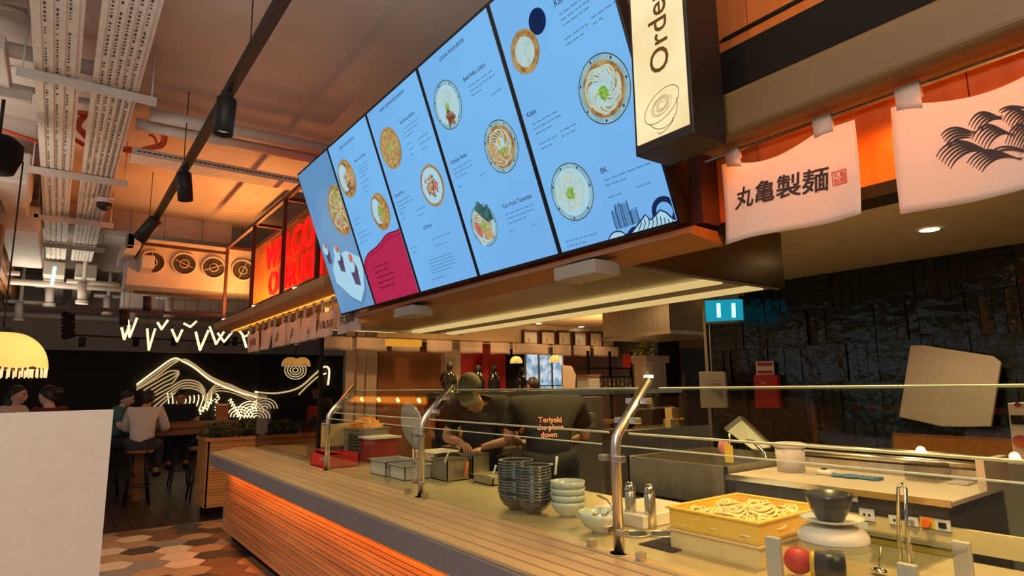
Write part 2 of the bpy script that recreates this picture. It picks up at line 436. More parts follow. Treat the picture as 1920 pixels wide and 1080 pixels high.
# left hall wall; added unseen glow window puts a cool glint on the tiles
mb = MB(); mb.box(-4.7, -4.5, -2.5, 4.5, 0, 3.9); mb.box(-4.7, -4.5, 9.4, 16.2, 0, 3.9); mb.box(-4.7, -4.5, 4.5, 9.4, 0, .9); mb.box(-4.7, -4.5, 4.5, 9.4, 2.7, 3.9)
struct(mb.build('wall_left', 'whitewall'))
M['coolglow'] = emis('cool_added_glow', (.5, .68, .85), 1.0)
wn = MB().box(-4.66, -4.62, 4.5, 9.4, .9, 2.7).build('added_glow_window', 'coolglow'); struct(wn)
mb = MB()
for k in range(5): y = 4.5+k*1.2; mb.box(-4.6, -4.55, y, y+.1, .9, 2.7)
mb.box(-4.6, -4.55, 4.5, 9.4, .9, .98); mb.box(-4.6, -4.55, 4.5, 9.4, 1.7, 1.76); mb.build('window_frame', 'black', wn)
# orange timber bulkhead above the counter
mb = MB()
ys = [-2.5]+[-1.9+i*.6 for i in range(11)]
for k in range(len(ys)-1):
    if ys[k] >= 4.1: break
    mb.box(1.85, 1.9, ys[k]+.0015, ys[k+1]-.0015, 2.06, 2.722)
    mb.box(1.85, 1.9, ys[k]+.0015, ys[k+1]-.0015, 2.735, 3.9 if ys[k] < 1.1 else 2.95)
mb.box(1.87, 1.95, -2.5, 1.7, 2.055, 3.9); mb.box(1.87, 1.95, 1.7, 4.4, 2.055, 2.95)
struct(mb.build('wall_front', 'panelwood'), 'orange timber bulkhead above the counter', 'wall')
mb = MB(); mb.box(1.842, 1.96, -2.5, 4.4, 2.02, 2.058); mb.box(1.843, 1.86, -2.5, 1.2, 2.722, 2.735); struct(mb.build('trim_2', 'blackrough'))
mb = MB()
for k in range(6): mb.box(2.035, 2.10, 4.9+k*.64+.002, 4.9+(k+1)*.64-.002, 2.37, 3.43)
struct(mb.build('wall_front', 'panelwood'), 'timber panel wall behind the red letters', 'wall')
# rear kitchen wall: upper band, open pass with beyond
mb = MB()
mb.box(4.0, 6.6, 9.0, 9.1, 2.25, 2.64); mb.box(6.6, 8.6, 9.0, 9.1, 2.18, 2.64); mb.box(8.6, 12.5, 9.0, 9.1, 2.18, 2.64)
struct(mb.build('wall_rear', 'kceil'), 'cream wall band above the rear opening', 'wall')
mb = MB(); mb.box(4.8, 12, 12.4, 12.5, 0, 3.2); struct(mb.build('wall_far', 'brownwall'))
mb = MB(); mb.box(7.35, 9.2, 4.8, 4.9, 0, 2.64); mb.box(9.2, 9.3, 4.9, 9, 0, 2.64); mb.box(5.2, 9.2, 3.6, 3.64, 0, .01)
struct(mb.build('wall_kitchen', 'blackwall'), 'dark kitchen wall beside the second hood', 'wall')
mb = MB(); mb.box(4.8, 9.5, 9.1, 12.4, 2.9, 3.0); struct(mb.build('ceiling', 'kceil'), 'ceiling of the room beyond the pass', 'ceiling')

# panels of the rear opening placed from their look in the picture, at y = 9
def at9(x): return PY(x, 700, 9.0).x
def rear_panel(name, px0, px1, m, y=9.15, z0=0., z1=2.4, label='', cat='panel', gr=None):
    a = PY(px0, 700, y).x; b = PY(px1, 700, y).x
    return tag(MB().box(a, b, y, y+.05, z0, z1).build(name, m), label, cat, gr)
for px0, px1, l in ((648, 664, 'leftmost of the three pale pillars behind the pass'), (669, 683, 'middle pale pillar behind the pass, lit brightest'), (687, 706, 'third pale pillar behind the pass, next to brown panelling')):
    rear_panel('pillar', px0, px1, 'whitewall', 9.2, label=l, cat='pillar')
rear_panel('timber_screen', 709, 829, 'brownwall', 9.3, label='plain brown timber screen left of the pale post', cat='screen')
rear_panel('pillar', 833, 864, 'whitewall', 9.2, label='pale upright post left of the deep red wall', cat='pillar')
rear_panel('red_partition', 864, 948, 'redwall', 9.3, z1=2.09, label='deep red partition behind the black bottles', cat='partition')
rear_panel('red_column', 905, 916, 'redwall', 9.15, z1=2.45, label='narrow deep red column rising above the red partition', cat='column')
rear_panel('dark_shelf_unit', 949, 983, 'blackrough', 9.3, label='dark upright unit right of the red partition', cat='shelf')
rear_panel('timber_screen', 1058, 1180, 'brownwall', 9.6, label='brown timber screen right of the bright window', cat='screen')
a = PY(984, 700, 12.2).x; b = PY(1058, 700, 12.2).x
wn = MB().box(a, b, 12.2, 12.24, .9, 2.3).build('window_1', 'winlight'); struct(wn)
mb = MB()
for i in range(4): x = a+(b-a)*i/3; mb.box(x-.02, x+.02, 12.16, 12.2, .9, 2.3)
mb.box(a, b, 12.16, 12.2, 1.5, 1.53); mb.build('window_frame', 'grey', wn)
# rail and framed prints
tag(MB().tube([(3.2, 8.9, 2.27), (9.9, 8.9, 2.27)], .012).build('curtain_rail', 'rust'), 'thin dark rail carrying the short curtains of the rear opening', 'rail')
p0 = None
for i, (a, b) in enumerate(((979, 1009), (1012, 1041), (1044, 1071), (1074, 1100), (1103, 1129))):
    P = PY(a, 620, 8.97); Q = PY(b, 656, 8.97); zt = PY(a, 619+i*.8, 8.97).z; zb = PY(a, 654+i*.5, 8.97).z
    ords = ['leftmost', 'second from the left', 'middle', 'second from the right', 'rightmost']
    t = thing('framed_print', f'{ords[i]} of the five dark framed prints on the cream wall', 'picture', ((P.x+Q.x)/2, 8.97, zb), 'framed prints above the rear opening')
    mb = MB(); s = .025
    for bx in ((P.x, Q.x, zb, zb+s), (P.x, Q.x, zt-s, zt), (P.x, P.x+s, zb+s, zt-s), (Q.x-s, Q.x, zb+s, zt-s)): mb.box(bx[0], bx[1], 8.93, 8.99, bx[2], bx[3])
    mb.build('picture_frame', 'rust', t)
    MB().box(P.x+s, Q.x-s, 8.965, 8.985, zb+s, zt-s).build('print_sheet', 'paper', t)
    c = (P.x+Q.x)/2-.03; z = (zb+zt)/2
    m2 = MB()
    for q in range(5): m2.box(c-.02+rnd.uniform(-.01, .01), c+.02+rnd.uniform(-.01, .01), 8.961, 8.9645, z-.05+q*.018, z-.043+q*.018)
    m2.build('brush_drawing', 'tablewood', t)
rn = [(601, 659), (667, 724), (734, 785), (799, 847), (861, 904), (918, 956), (960, 1028), (1036, 1070), (1075, 1105), (1112, 1180)]
ords = ['first', 'second', 'third', 'fourth', 'fifth', 'sixth', 'seventh', 'eighth', 'ninth', 'tenth']
for i, (a, b) in enumerate(rn):
    P = PY(a, 652, 8.88); Q = PY(b, 668, 8.88)
    w_ = Q.x-P.x
    def fn(u, v, P=P, w_=w_): return V((P.x+w_*u, 8.87+.012*math.sin(u*9+i)-.006, 2.27-.2*v+.008*math.sin(u*5+i)*v))
    t = tag(MB().grid(fn, 14, 4).build('short_curtain', 'cloth', solid=.004), f'{ords[i]} short cream curtain from the left along the rear opening', 'curtain', 'short curtains over the rear opening')

# ------------------------------------------------------------------ the serving counter
ct = thing('serving_counter', 'long timber serving counter with slatted tray slide and grey edge', 'counter', (1.6, 3, 0))
mb = MB()
y = .03
n = 26
for i in range(n):
    z0 = .1+i*(.76/n)
    mb.box(1.5+(.004 if i % 3 == 1 else 0), 1.53, -1.5, 7.1, z0+.003, z0+.76/n-.003)
mb.box(1.52, 1.56, -1.5, 7.08, .1, .87)
mb.build('slatted_front', 'slat', ct)
mb = MB()
for i in range(n):
    z0 = .1+i*(.76/n); mb.box(1.5, 2.5, 7.1, 7.12, z0+.003, z0+.76/n-.003)
mb.build('end_panel', 'slat', ct)
MB().box(1.58, 2.45, -1.5, 7.05, 0, .1).build('plinth', 'blackrough', ct)
# worktop edge: taper like the photographed corner
xe = 1.255
MB().prism([(xe, -1.5, .8), (xe, 6.6, .8), (xe+.05, 6.9, .8), (xe+.3, 7.12, .8), (xe+.3, 7.12, .897), (xe+.05, 6.9, .897), (xe, 6.6, .897), (xe, -1.5, .897)][:4], (0, 0, .097)).build('grey_edge_band', 'grayedge', ct)
mb = MB(); k = 6; x0 = xe+.012; W_ = 1.68-x0
for i in range(k):
    a = x0+W_*i/k+.006; b = x0+W_*(i+1)/k-.005
    mb.box(a, b, -1.5, 6.62+.5*(i+1)/k, .8975, .912)
mb.build('tray_slide_slats', 'slattop', ct, bevel=.002)
M['worktop'] = mat('worktop_steel', (.62, .5, .28), .35, .55, noise=.1, nscale=9)
MB().box(1.69, 2.52, -1.5, 7.1, .86, .9).build('worktop', 'worktop', ct)
MB().box(2.45, 2.5, -1.5, 7.1, .05, .86).build('rear_panel', 'steeld', ct)
MB().box(1.34, 1.36, -1.5, 6.9, .785, .8).build('led_strip', 'led', ct)
area('under_counter_led', (1.40, 2.8, .78), 8.2, 34, (1, .22, .02), (0, math.radians(-25), PI/2*0), .03).data.shape = 'RECTANGLE'
l = bpy.data.objects['under_counter_led']; l.data.size = .03; l.data.size_y = 8.2

# ------------------------------------------------------------------ glass screen in front of the food
g = thing('sneeze_guard', 'long glass food guard with bent steel posts on the counter', 'glass guard', (1.66, 2.5, .9))
def post(y, name='post', k=1.):
    mb = MB(); r = .019*k
    mb.tube([(1.665, y, .9), (1.665, y, 1.275), (1.672, y, 1.31), (1.69, y, 1.335), (1.86, y, 1.515)], r, 14)
    mb.cyl((1.665, y, .9), .034, .012)
    o = mb.build(name, 'steel', g)
    for s_ in (-1, 1):
        for (x, z) in ((1.645, .99), (1.645, 1.24), (1.735, 1.37), (1.80, 1.44)):
            MB().box(x-.016, x+.016, y+s_*.02, y+s_*.055, z-.011, z+.011).build('glass_clamp', 'steel', o, bevel=.003)
for y in (.1, 1.64, 3.13, 4.6): post(y)
segs = [(-1.3, .05), (.15, 1.59), (1.69, 3.08), (3.18, 4.54)]
for (a, b) in segs:
    o = MB().box(1.640, 1.648, a, b, .925, 1.285).build('glass_pane', 'glass', g)
    MB().box(1.639, 1.649, a, b, 1.285, 1.2885).build('polished_edge', 'glassedge', o)
    T = Matrix.Identity(4)
    d = V((.19, 0, .19)); 
    P0 = V((1.69, 0, 1.325)); P1 = V((1.865, 0, 1.482)); nn = V((-(P1-P0).z, 0, (P1-P0).x)).normalized()*.008
    o = MB().prism([P0+V((0, a, 0)), P1+V((0, a, 0)), P1+nn+V((0, a, 0)), P0+nn+V((0, a, 0))], (0, b-a, 0)).build('glass_pane', 'glass', g)
    e = (P1-P0).normalized()*.0035
    for q, s_ in ((P0, -1), (P1, 1)):
        MB().prism([q+V((0, a, 0)), q+e*s_+V((0, a, 0)), q+e*s_+nn+V((0, a, 0)), q+nn+V((0, a, 0))], (0, b-a, 0)).build('polished_edge', 'glassedge', o)
for y in (1.52, 1.76, 3.05, 3.25): MB().box(1.63, 1.66, y-.012, y+.012, .912, .94).build('base_clip', 'steel', g)
# tall glass partition at the far end
g2 = thing('glass_partition', 'tall clear glass partition at the far end of the counter', 'glass partition', (1.76, 6.1, .9))
MB().box(1.765, 1.775, 5.12, 7.05, .9, 1.93).build('glass_pane', 'glass2', g2)
MB().box(1.755, 1.785, 5.09, 5.12, .9, 1.95).build('edge_post', 'blackrough', g2)

# ------------------------------------------------------------------ menu screens
XB, HB, XT, HT = 1.70, .55, 1.326, 1.59
SU = V((XT-XB, 0, HT-HB)); SL = SU.length; SU.normalize()
SR = V((0, -1, 0)); SN = SR.cross(SU).normalized()
SW = .636; Y0 = 1.314
def onplane(px, py):
    d = ray(px, py); o = V((0, 0, CAMZ)); P0 = V((XB, 0, CAMZ+HB))
    return o+d*((P0-o).dot(SN)/d.dot(SN))
class Scr:
    def __init__(s, k, label, m='disp'):
        s.k = k; s.yl = Y0+(k+1)*SW; s.o = V((XB, s.yl, CAMZ+HB))
        s.t = thing('menu_screen', label, 'menu screen', s.o, 'menu screens above the counter')
        b = .0135
        s.b = b
        mb = MB(); T = frame(s.o, SR, SU)
        mb.box(0.0015, SW-.0015, 0, SL, -.05, 0, 0, T)
        mb.build('screen_housing', 'black', s.t)
        MB().add([T @ V(p) for p in ((b, b, .0015), (SW-b, b, .0015), (SW-b, SL-b, .0015), (b, SL-b, .0015))], [(0, 1, 2, 3)]).build('display', m, s.t, flip=False)
        s.T = T; s.mb = None; s.lv = 2
    def ab(s, px, py):
        p = onplane(px, py)-s.o; return p.dot(SR), p.dot(SU)
    def cl(s, a, b): return (min(max(a, s.b), SW-s.b), min(max(b, s.b), SL-s.b))
    def start(s): s.mb = MB(); s.lv = 2
    def pt(s, a, b): a, b = s.cl(a, b); return s.T @ V((a, b, s.lv*.0005+.001))
    def disc(s, a, b, rx, ry=None, mi=0, seg=32, rot=0):
        ry = ry or rx; s.lv += 1; c, sn = math.cos(rot), math.sin(rot)
        s.mb.poly([s.pt(a+rx*math.cos(q)*c-ry*math.sin(q)*sn, b+rx*math.cos(q)*sn+ry*math.sin(q)*c) for q in [2*PI*i/seg for i in range(seg)]], mi)
    def ring(s, a, b, r, w_, mi=0, seg=36):
        s.lv += 1
        for i in range(seg):
            q, q2 = 2*PI*i/seg, 2*PI*(i+1)/seg
            s.mb.poly([s.pt(a+r*math.cos(q), b+r*math.sin(q)), s.pt(a+r*math.cos(q2), b+r*math.sin(q2)), s.pt(a+(r+w_)*math.cos(q2), b+(r+w_)*math.sin(q2)), s.pt(a+(r+w_)*math.cos(q), b+(r+w_)*math.sin(q))], mi)
    def polyg(s, pts, mi=0): s.lv += 1; s.mb.poly([s.pt(*p) for p in pts], mi)
    def ribbon(s, pts, w_, mi=0):
        s.lv += .12; n = len(pts)
        L = []; Rr = []
        for i, p in enumerate(pts):
            q = pts[min(i+1, n-1)]; o = pts[max(i-1, 0)]
            d = V((q[0]-o[0], q[1]-o[1])); d = d.normalized() if d.length > 0 else V((1, 0))
            L.append(s.pt(p[0]-d.y*w_/2, p[1]+d.x*w_/2)); Rr.append(s.pt(p[0]+d.y*w_/2, p[1]-d.x*w_/2))
        s.mb.add(L+Rr, [(i, i+1, n+i+1, n+i) for i in range(n-1)], mi)
    def done(s, name, mats, label=None):
        o = s.mb.build(name, mats, s.t, flip=False)
        if label: o['label'] = label
        return o
    def head(s, px, py, txt, size=.03, m='dtext'):
        a, b = s.ab(px, py)
        T = s.T.copy(); T.translation = s.T @ V((a, b, .0035))
        text('heading', txt, size, m, s.t, T, bold=.0006)
    def lines(s, px, py, n, wd, seed, dy=.021, h=.0055):
        a, b = s.ab(px, py); r = random.Random(seed); s.start()
        for i in range(n):
            x = a; end = a+wd*(1 if i < n-1 else r.uniform(.45, .8))
            while x < end-.01:
                l_ = r.uniform(.012, .04); l_ = min(l_, end-x)
                s.lv = 3; s.polyg([(x, b-i*dy), (x+l_, b-i*dy), (x+l_, b-i*dy+h), (x, b-i*dy+h)]); x += l_+.007
        s.done('small_print', 'dtext2')

def dish(s, pc, ptop, kind, seed=1):
    a, b = s.ab(*pc); a2, b2 = s.ab(*ptop); r = math.hypot(a2-a, b2-b); rd = random.Random(seed)
    s.start()
    mats = ['drim', 'dnavy', 'dbroth', 'dnood', 'dgreen', 'dmeat', 'dtan', 'dwhite', 'dnoody', 'dbeef', 'dchick', 'dyolk', 'dnori']
    def strands(n, rr, mi, wd, cx=0, cy=0, swirl=True):
        for i in range(n):
            q = 2*PI*i/n+rd.uniform(-.2, .2); r0 = rr*rd.uniform(.05, .25); r1 = rr*rd.uniform(.8, 1.)
            pts = []
            for j in range(9):
                u = j/8; qq = q+(1.5 if swirl else rd.uniform(-.4, .4))*u; rr_ = r0+(r1-r0)*math.sin(u*PI*.6)/math.sin(PI*.6)
                pts.append((a+cx+rr_*math.cos(qq), b+cy+rr_*math.sin(qq)))
            s.ribbon(pts, wd, mi)
    def blobs(n, rr, mi, br, cx=0, cy=0):
        for i in range(n):
            q = rd.uniform(0, 2*PI); t = rr*math.sqrt(rd.random())
            s.lv -= .9; s.disc(a+cx+t*math.cos(q), b+cy+t*math.sin(q), br*rd.uniform(.6, 1.2), br*rd.uniform(.5, 1), mi, 8, rd.uniform(0, 3))
    if kind == 'lid': s.disc(a, b, r, None, 1); return s.done('dish_picture', mats)
    blue = kind in ('bk', 'kake', 'beef', 'paitan', 'nori')
    if blue:
        s.disc(a, b, r, None, 0); s.ring(a, b, r*.955, r*.028, 1)
        s.disc(a, b, r*.8, None, 2 if kind in ('kake', 'paitan') else 7)
        for q in range(7):
            z = q*2*PI/7; s.disc(a+r*.88*math.cos(z), b+r*.88*math.sin(z), r*.035, r*.05, 1, 6)
    else:
        s.disc(a, b, r, None, 6); s.disc(a, b, r*.9, None, 2)
    if kind == 'kake': strands(34, r*.66, 3, r*.06); strands(20, r*.5, 7, r*.03); s.disc(a, b-.1*r, r*.17, r*.2, 4); blobs(14, r*.22, 4, r*.05, 0, -.1*r)
    if kind == 'bk': s.disc(a, b+.05*r, r*.68, None, 3); strands(40, r*.7, 7, r*.04); strands(24, r*.68, 3, r*.035); blobs(22, r*.22, 4, r*.07)
    if kind == 'kama': s.disc(a, b, r*.66, None, 3); strands(30, r*.66, 7, r*.03, swirl=False)
    if kind == 'beef':
        strands(30, r*.66, 7, r*.05); strands(22, r*.62, 3, r*.04); s.disc(a-.38*r, b-.1*r, r*.2, r*.3, 7); blobs(26, r*.28, 5, r*.12, .05*r, -.55*r); blobs(14, r*.14, 4, r*.07, .05*r, -.1*r)
    if kind == 'paitan':
        strands(20, r*.66, 3, r*.05); blobs(26, r*.55, 10, r*.13, -.15*r, -.1*r); s.disc(a+.1*r, b+.1*r, r*.24, None, 7); s.disc(a+.05*r, b+.15*r, r*.08, r*.16, 11); blobs(14, r*.14, 4, r*.07, .15*r, -.2*r)
    if kind == 'nori':
        strands(26, r*.68, 8, r*.05); s.polyg([(a+.1*r, b+1.15*r), (a-.3*r, b+.8*r), (a+.45*r, b+.05*r), (a+.95*r, b+.1*r), (a+.75*r, b+.85*r), (a+.5*r, b+.75*r)], 12)
        s.disc(a-.4*r, b-.1*r, r*.24, r*.4, 9, rot=.4); s.disc(a+.3*r, b-.45*r, r*.35, r*.3, 10); s.disc(a-.25*r, b-.72*r, r*.2, r*.2, 7); s.disc(a-.25*r, b-.72*r, r*.09, None, 11); blobs(14, r*.25, 4, r*.07, .1*r, -.1*r)
    if kind == 'yaki': strands(46, r*.8, 8, r*.05, swirl=False); strands(30, r*.8, 10, r*.04, swirl=False); s.disc(a, b, r*.16, r*.2, 4)
    if kind == 'rice': s.disc(a, b, r*.85, None, 7); blobs(46, r*.5, 5, r*.1, 0, -.05*r); blobs(26, r*.5, 10, r*.1, 0, .1*r); s.disc(a+.38*r, b-.1*r, r*.18, r*.22, 9)
    if kind == 'curry': s.disc(a-.25*r, b+.1*r, r*.55, r*.7, 7); blobs(46, r*.5, 10, r*.12, .25*r, -.05*r); blobs(20, r*.3, 5, r*.1, .1*r, -.5*r)
    if kind == 'curry2': s.disc(a-.3*r, b+.1*r, r*.5, r*.68, 7); strands(26, r*.6, 8, r*.06, .25*r, -.1*r, False); s.disc(a+.05*r, b, r*.17, r*.3, 4)
    if kind == 'mix': strands(50, r*.82, 8, r*.06, swirl=False); blobs(30, r*.6, 4, r*.06, .2*r, .2*r); blobs(12, r*.6, 9, r*.1, 0, -.2*r); strands(16, r*.8, 3, r*.04, swirl=False)
    return s.done('dish_picture', mats)

s5 = Scr(0, 'nearest menu screen, beside the lit Order sign, with kama-age and kake bowls')
dish(s5, (1008, 40), (1010, 14), 'lid'); dish(s5, (985, 97), (985, 53), 'kama', 2); dish(s5, (1133, 167), (1133, 97), 'kake', 3); dish(s5, (1073, 360), (1073, 304), 'bk', 4)
s5.head(1041, 14, 'Kama-age', .036); s5.head(990, 221, 'Kake', .03); s5.head(1128, 326, 'BK', .03)
s5.lines(1050, 30, 3, .2, 1); s5.lines(1060, 76, 2, .13, 2); s5.lines(1110, 36, 2, .12, 12); s5.lines(1000, 235, 3, .17, 3); s5.lines(1013, 272, 2, .12, 4); s5.lines(1052, 248, 2, .1, 14)
s5.lines(1134, 340, 2, .23, 5); s5.lines(1142, 372, 1, .1, 6); s5.lines(1062, 455, 2, .19, 7); s5.lines(1196, 352, 1, .1, 17)
# skyline drawing in the lower right corner of the nearest screen
s5.start()
def P5(x, y): return s5.ab(x, y)
for (x, y, w_, h_) in ((1157, 430, .025, .07), (1165, 428, .025, .09), (1177, 424, .03, .085), (1190, 420, .03, .05)):
    a, b = P5(x, y); s5.polyg([(a, b), (a+w_, b), (a+w_, b+h_), (a, b+h_)], 2); s5.ribbon([(a, b), (a, b+h_), (a+w_, b+h_+.008), (a+w_, b)], .004, 0)
for (c, r1) in (((1160, 448), .05), ((1195, 438), .045), ((1182, 446), .035)):
    a, b = P5(*c); q = [(a+r1*math.cos(PI*i/14), b+r1*.8*math.sin(PI*i/14)-.01) for i in range(15)]; s5.polyg(q, 0 if r1 == .045 else 1); s5.ribbon(q, .005, 0)
a, b = P5(1248, 396); s5.ring(a, b, .035, .02, 0)
pk = [P5(*p) for p in ((1188, 440), (1200, 418), (1212, 402), (1222, 412), (1230, 404), (1240, 393), (1252, 398), (1262, 408), (1271, 415))]
s5.polyg(pk+[P5(1271, 420), P5(1190, 446)], 1); s5.ribbon(pk, .006, 0)
for k in range(9):
    a = 1203+k*7.5; s5.ribbon([P5(a, 404+abs(k-4)*2), P5(a+2, 418), P5(a-3+k, 432-k*1.5)], .004, 0)
s5.done('skyline_drawing', ['dnavy', 'dwhite', 'dtext2'])

s4 = Scr(1, 'second menu screen from the Order sign, headed udon favourites')
dish(s4, (840, 197), (838, 149), 'beef', 5); dish(s4, (940, 275), (938, 223), 'paitan', 6); dish(s4, (908, 422), (906, 382), 'nori', 7)
s4.head(826, 116, 'UDON FAVOURITES', .024); s4.head(871, 154, 'Beef Niku Udon', .027); s4.head(847, 309, 'Chicken Paitan', .025); s4.head(944, 392, 'Tori Pork Tonkotsu', .027)
s4.lines(880, 165, 3, .2, 21); s4.lines(922, 180, 1, .1, 22); s4.lines(851, 320, 3, .17, 23); s4.lines(898, 332, 1, .08, 24); s4.lines(949, 404, 3, .2, 25); s4.lines(957, 436, 1, .07, 26); s4.lines(860, 352, 1, .07, 27); s4.lines(998, 424, 1, .08, 28)

s3 = Scr(2, 'middle menu screen with a stir-fried noodle plate and a rice bowl')
dish(s3, (733, 278), (730, 238), 'yaki', 8); dish(s3, (811, 348), (808, 308), 'rice', 9)
s3.head(714, 211, 'NEW UDON & RICE BOWLS', .024); s3.head(751, 234, 'Yaki Udon Stir-fry', .023); s3.head(741, 371, 'Teriyaki Don', .023); s3.head(796, 431, 'EXTRAS', .026)
s3.lines(757, 244, 3, .17, 31); s3.lines(765, 272, 3, .05, 32, .03); s3.lines(785, 262, 3, .12, 33, .03); s3.lines(745, 382, 3, .18, 34); s3.lines(752, 402, 2, .05, 35, .03); s3.lines(782, 396, 2, .1, 36, .03)
s3.lines(772, 466, 2, .08, 37, .03); s3.lines(812, 450, 2, .2, 38, .04); s3.lines(805, 490, 5, .26, 39, .018); s3.lines(812, 525, 1, .24, 40)

s2 = Scr(3, 'second menu screen from the left, with a crimson panel at its foot')
dish(s2, (651, 335), (650, 300), 'curry', 10); dish(s2, (714, 397), (713, 363), 'curry2', 11)
s2.head(637, 283, 'CURRY UDON BOWLS', .024); s2.head(666, 305, 'Katsu Curry Udon', .022)
s2.lines(672, 315, 4, .14, 41); s2.lines(678, 345, 3, .12, 42, .03); s2.lines(664, 415, 2, .12, 43, .03); s2.lines(672, 440, 3, .2, 44, .03)
s2.start()
b0 = s2.ab(690, 489)[1]
cur = [(SW*i/16, b0+.10*math.sin(PI*.5*min(1, i/9))-.02+(.035 if i > 9 else 0)*((i-9)/7)+.012*math.sin(i*.7)) for i in range(17)]
s2.polyg(cur+[(SW, 0), (0, 0)], 0); s2.ribbon([(p[0], p[1]) for p in cur], .008, 1); s2.ribbon([(p[0], p[1]-.025) for p in cur], .004, 1)
s2.done('crimson_panel', ['dred', 'dredd'], 'crimson foot of the screen')
s2.start(); r = random.Random(4)
for i in range(5):
    a, b = s2.ab(703, 503); s2.lv = 6; x = a
    while x < a+.2:
        l_ = r.uniform(.02, .05); s2.lv = 7; s2.polyg([(x, b-i*.035), (x+l_, b-i*.035), (x+l_, b-i*.035+.01), (x, b-i*.035+.01)]); x += l_+.01
s2.done('small_print', 'dredd')

s1 = Scr(4, 'leftmost menu screen, a photograph of a noodle bowl and rice cakes on a plate', 'dispd')
dish(s1, (637, 394), (631, 346), 'mix', 12)
s1.start()
pl = [s1.ab(*p) for p in ((625, 505), (632, 530), (660, 556), (678, 566), (684, 540), (686, 500), (680, 480), (650, 470), (628, 480))]
s1.polyg([(a+.02, b-.03) for a, b in pl], 1); s1.polyg(pl, 0)
for (cx, cy, k) in ((612, 470, .8), (634, 478, 1.), (660, 497, 1.15)):
    a, b = s1.ab(cx, cy)
    s1.polyg([(a-.035*k, b-.01), (a-.02*k, b-.115*k), (a+.05*k, b-.135*k), (a+.075*k, b-.03*k), (a+.05*k, b+.02*k)], 2)
    s1.disc(a-.002, b+.01, .05*k, .055*k, 0, rot=.3)
    a2, b2 = s1.ab(cx-1, cy-12*k); s1.disc(a2, b2, .028*k, .028*k, 3)
s1.done('rice_cake_picture', ['dwhite', 'dtext2', 'dplum', 'dbeef'])
lip = MB().prism([(1.68, 1.27, 2.005), (1.87, 1.27, 1.985), (1.87, 1.27, 2.03), (1.71, 1.27, 2.035)], (0, 2.95, 0)).build('timber_soffit_strip', 'lipwood')
tag(lip, 'narrow timber strip running under the menu screens', 'strip')
bx = MB().box(1.75, 1.86, 1.262, 1.312, 2.05, 3.5).build('screen_side_panel', 'rust'); tag(bx, 'dark side panel closing the end of the menu screens', 'panel')

# two grey boxes under the screens
def under_box(px, py, lab):
    p = PZ(px, py, 1.955)
    t = thing('receiver_box', lab, 'box', p, 'grey boxes under the menu screens')
    MB().box(p.x-.05, p.x+.09, p.y-.12, p.y+.12, p.z-.03, p.z+.025).build('case', 'grey', t, bevel=.004)
    MB().box(p.x-.01, p.x+.05, p.y-.05, p.y+.05, p.z+.025, 2.0).build('bracket', 'black', t)
under_box(1092, 508, 'larger grey box hanging under the second menu screen from the Order sign'); under_box(769, 584, 'smaller grey box hanging under the crimson-footed menu screen')

# ------------------------------------------------------------------ Order sign
sx = 1.35; zb = PX(1193, 275, sx).z
ya = PX(1190, 150, sx).y; yb = PX(1288, 150, sx).y
t = thing('order_sign', 'tall cream lit box sign reading Order above the counter', 'sign', (sx+.07, (ya+yb)/2, zb))
mb = MB(); e = .012
mb.box(sx+.002, sx+.15, yb-e, ya+e, zb-.03, zb+1.2); mb.build('sign_case', 'black', t, bevel=.003)
MB().box(sx-.002, sx+.001, yb, ya, zb, zb+1.16).build('lit_face', 'signface', t)
T = frame(PX(1254, 128, sx-.003), (0, 0, 1), (0, 1, 0))
text('lettering', 'Order', .098, 'signink', t, T, sx=1.05, bold=.001)
c = PX(1240, 197, sx-.004)
def cur(rx, ry, dz, a0, a1, w_=.0022, n=30, rot=.45, mi=0, MBB=None, dx=0):
    pts = []
    for i in range(n+1):
        q = a0+(a1-a0)*i/n; x = rx*math.cos(q); y = ry*math.sin(q)
        pts.append(c+V((0, -(x*math.cos(rot)-y*math.sin(rot)+dx), x*math.sin(rot)+y*math.cos(rot)+dz)))
    MBB.tube(pts, w_/2, 4, mi)
mb = MB(); cur(.068, .042, 0, 0, 2*PI, MBB=mb); cur(.055, .06, -.012, PI*1.03, PI*1.93, MBB=mb); cur(.03, .01, -.068, PI*.9, PI*2.1, MBB=mb, dx=.012)
mb.build('bowl_outline', 'signink', t)
mb = MB()
for k in range(9): cur(.012+.0035*k, .010+.0022*k, 0, k, k+4.6, .0014, 20, MBB=mb)
mb.build('noodle_drawing', 'signink2', t)

# ------------------------------------------------------------------ beam, rail and large banners
b = MB().box(1.53, 1.66, -2.5, 1.14, 2.215, 2.355).build('lighting_beam', 'beam', bevel=.02, seg=4); tag(b, 'oak beam hiding the light strip above the two big banners', 'beam')
b = MB().box(1.80, 1.849, -2.5, 1.22, 2.30, 2.655).build('beam_shade_band', 'blackrough'); tag(b, 'black band standing in for the shadow between the oak beam and the timber bulkhead', 'bracket')  # black board stands in for the shade in the gap above the beam
tag(MB().tube([(1.60, -2.5, 2.195), (1.60, 1.13, 2.195)], .006).build('banner_rail', 'chrome'), 'thin metal rail the big cloth banners hang from', 'rail')
b = MB().box(1.70, 1.76, -2.5, 1.1, 2.27, 2.285).build('led_strip', 'led'); tag(b, 'orange light strip behind the oak beam', 'light strip')
for k in range(11): spot('beam_led', (1.70, 1.0-k*.28, 2.26), 7.5, (1, .27, .03), 2.8, .8, r=.015)
NX = 1.6
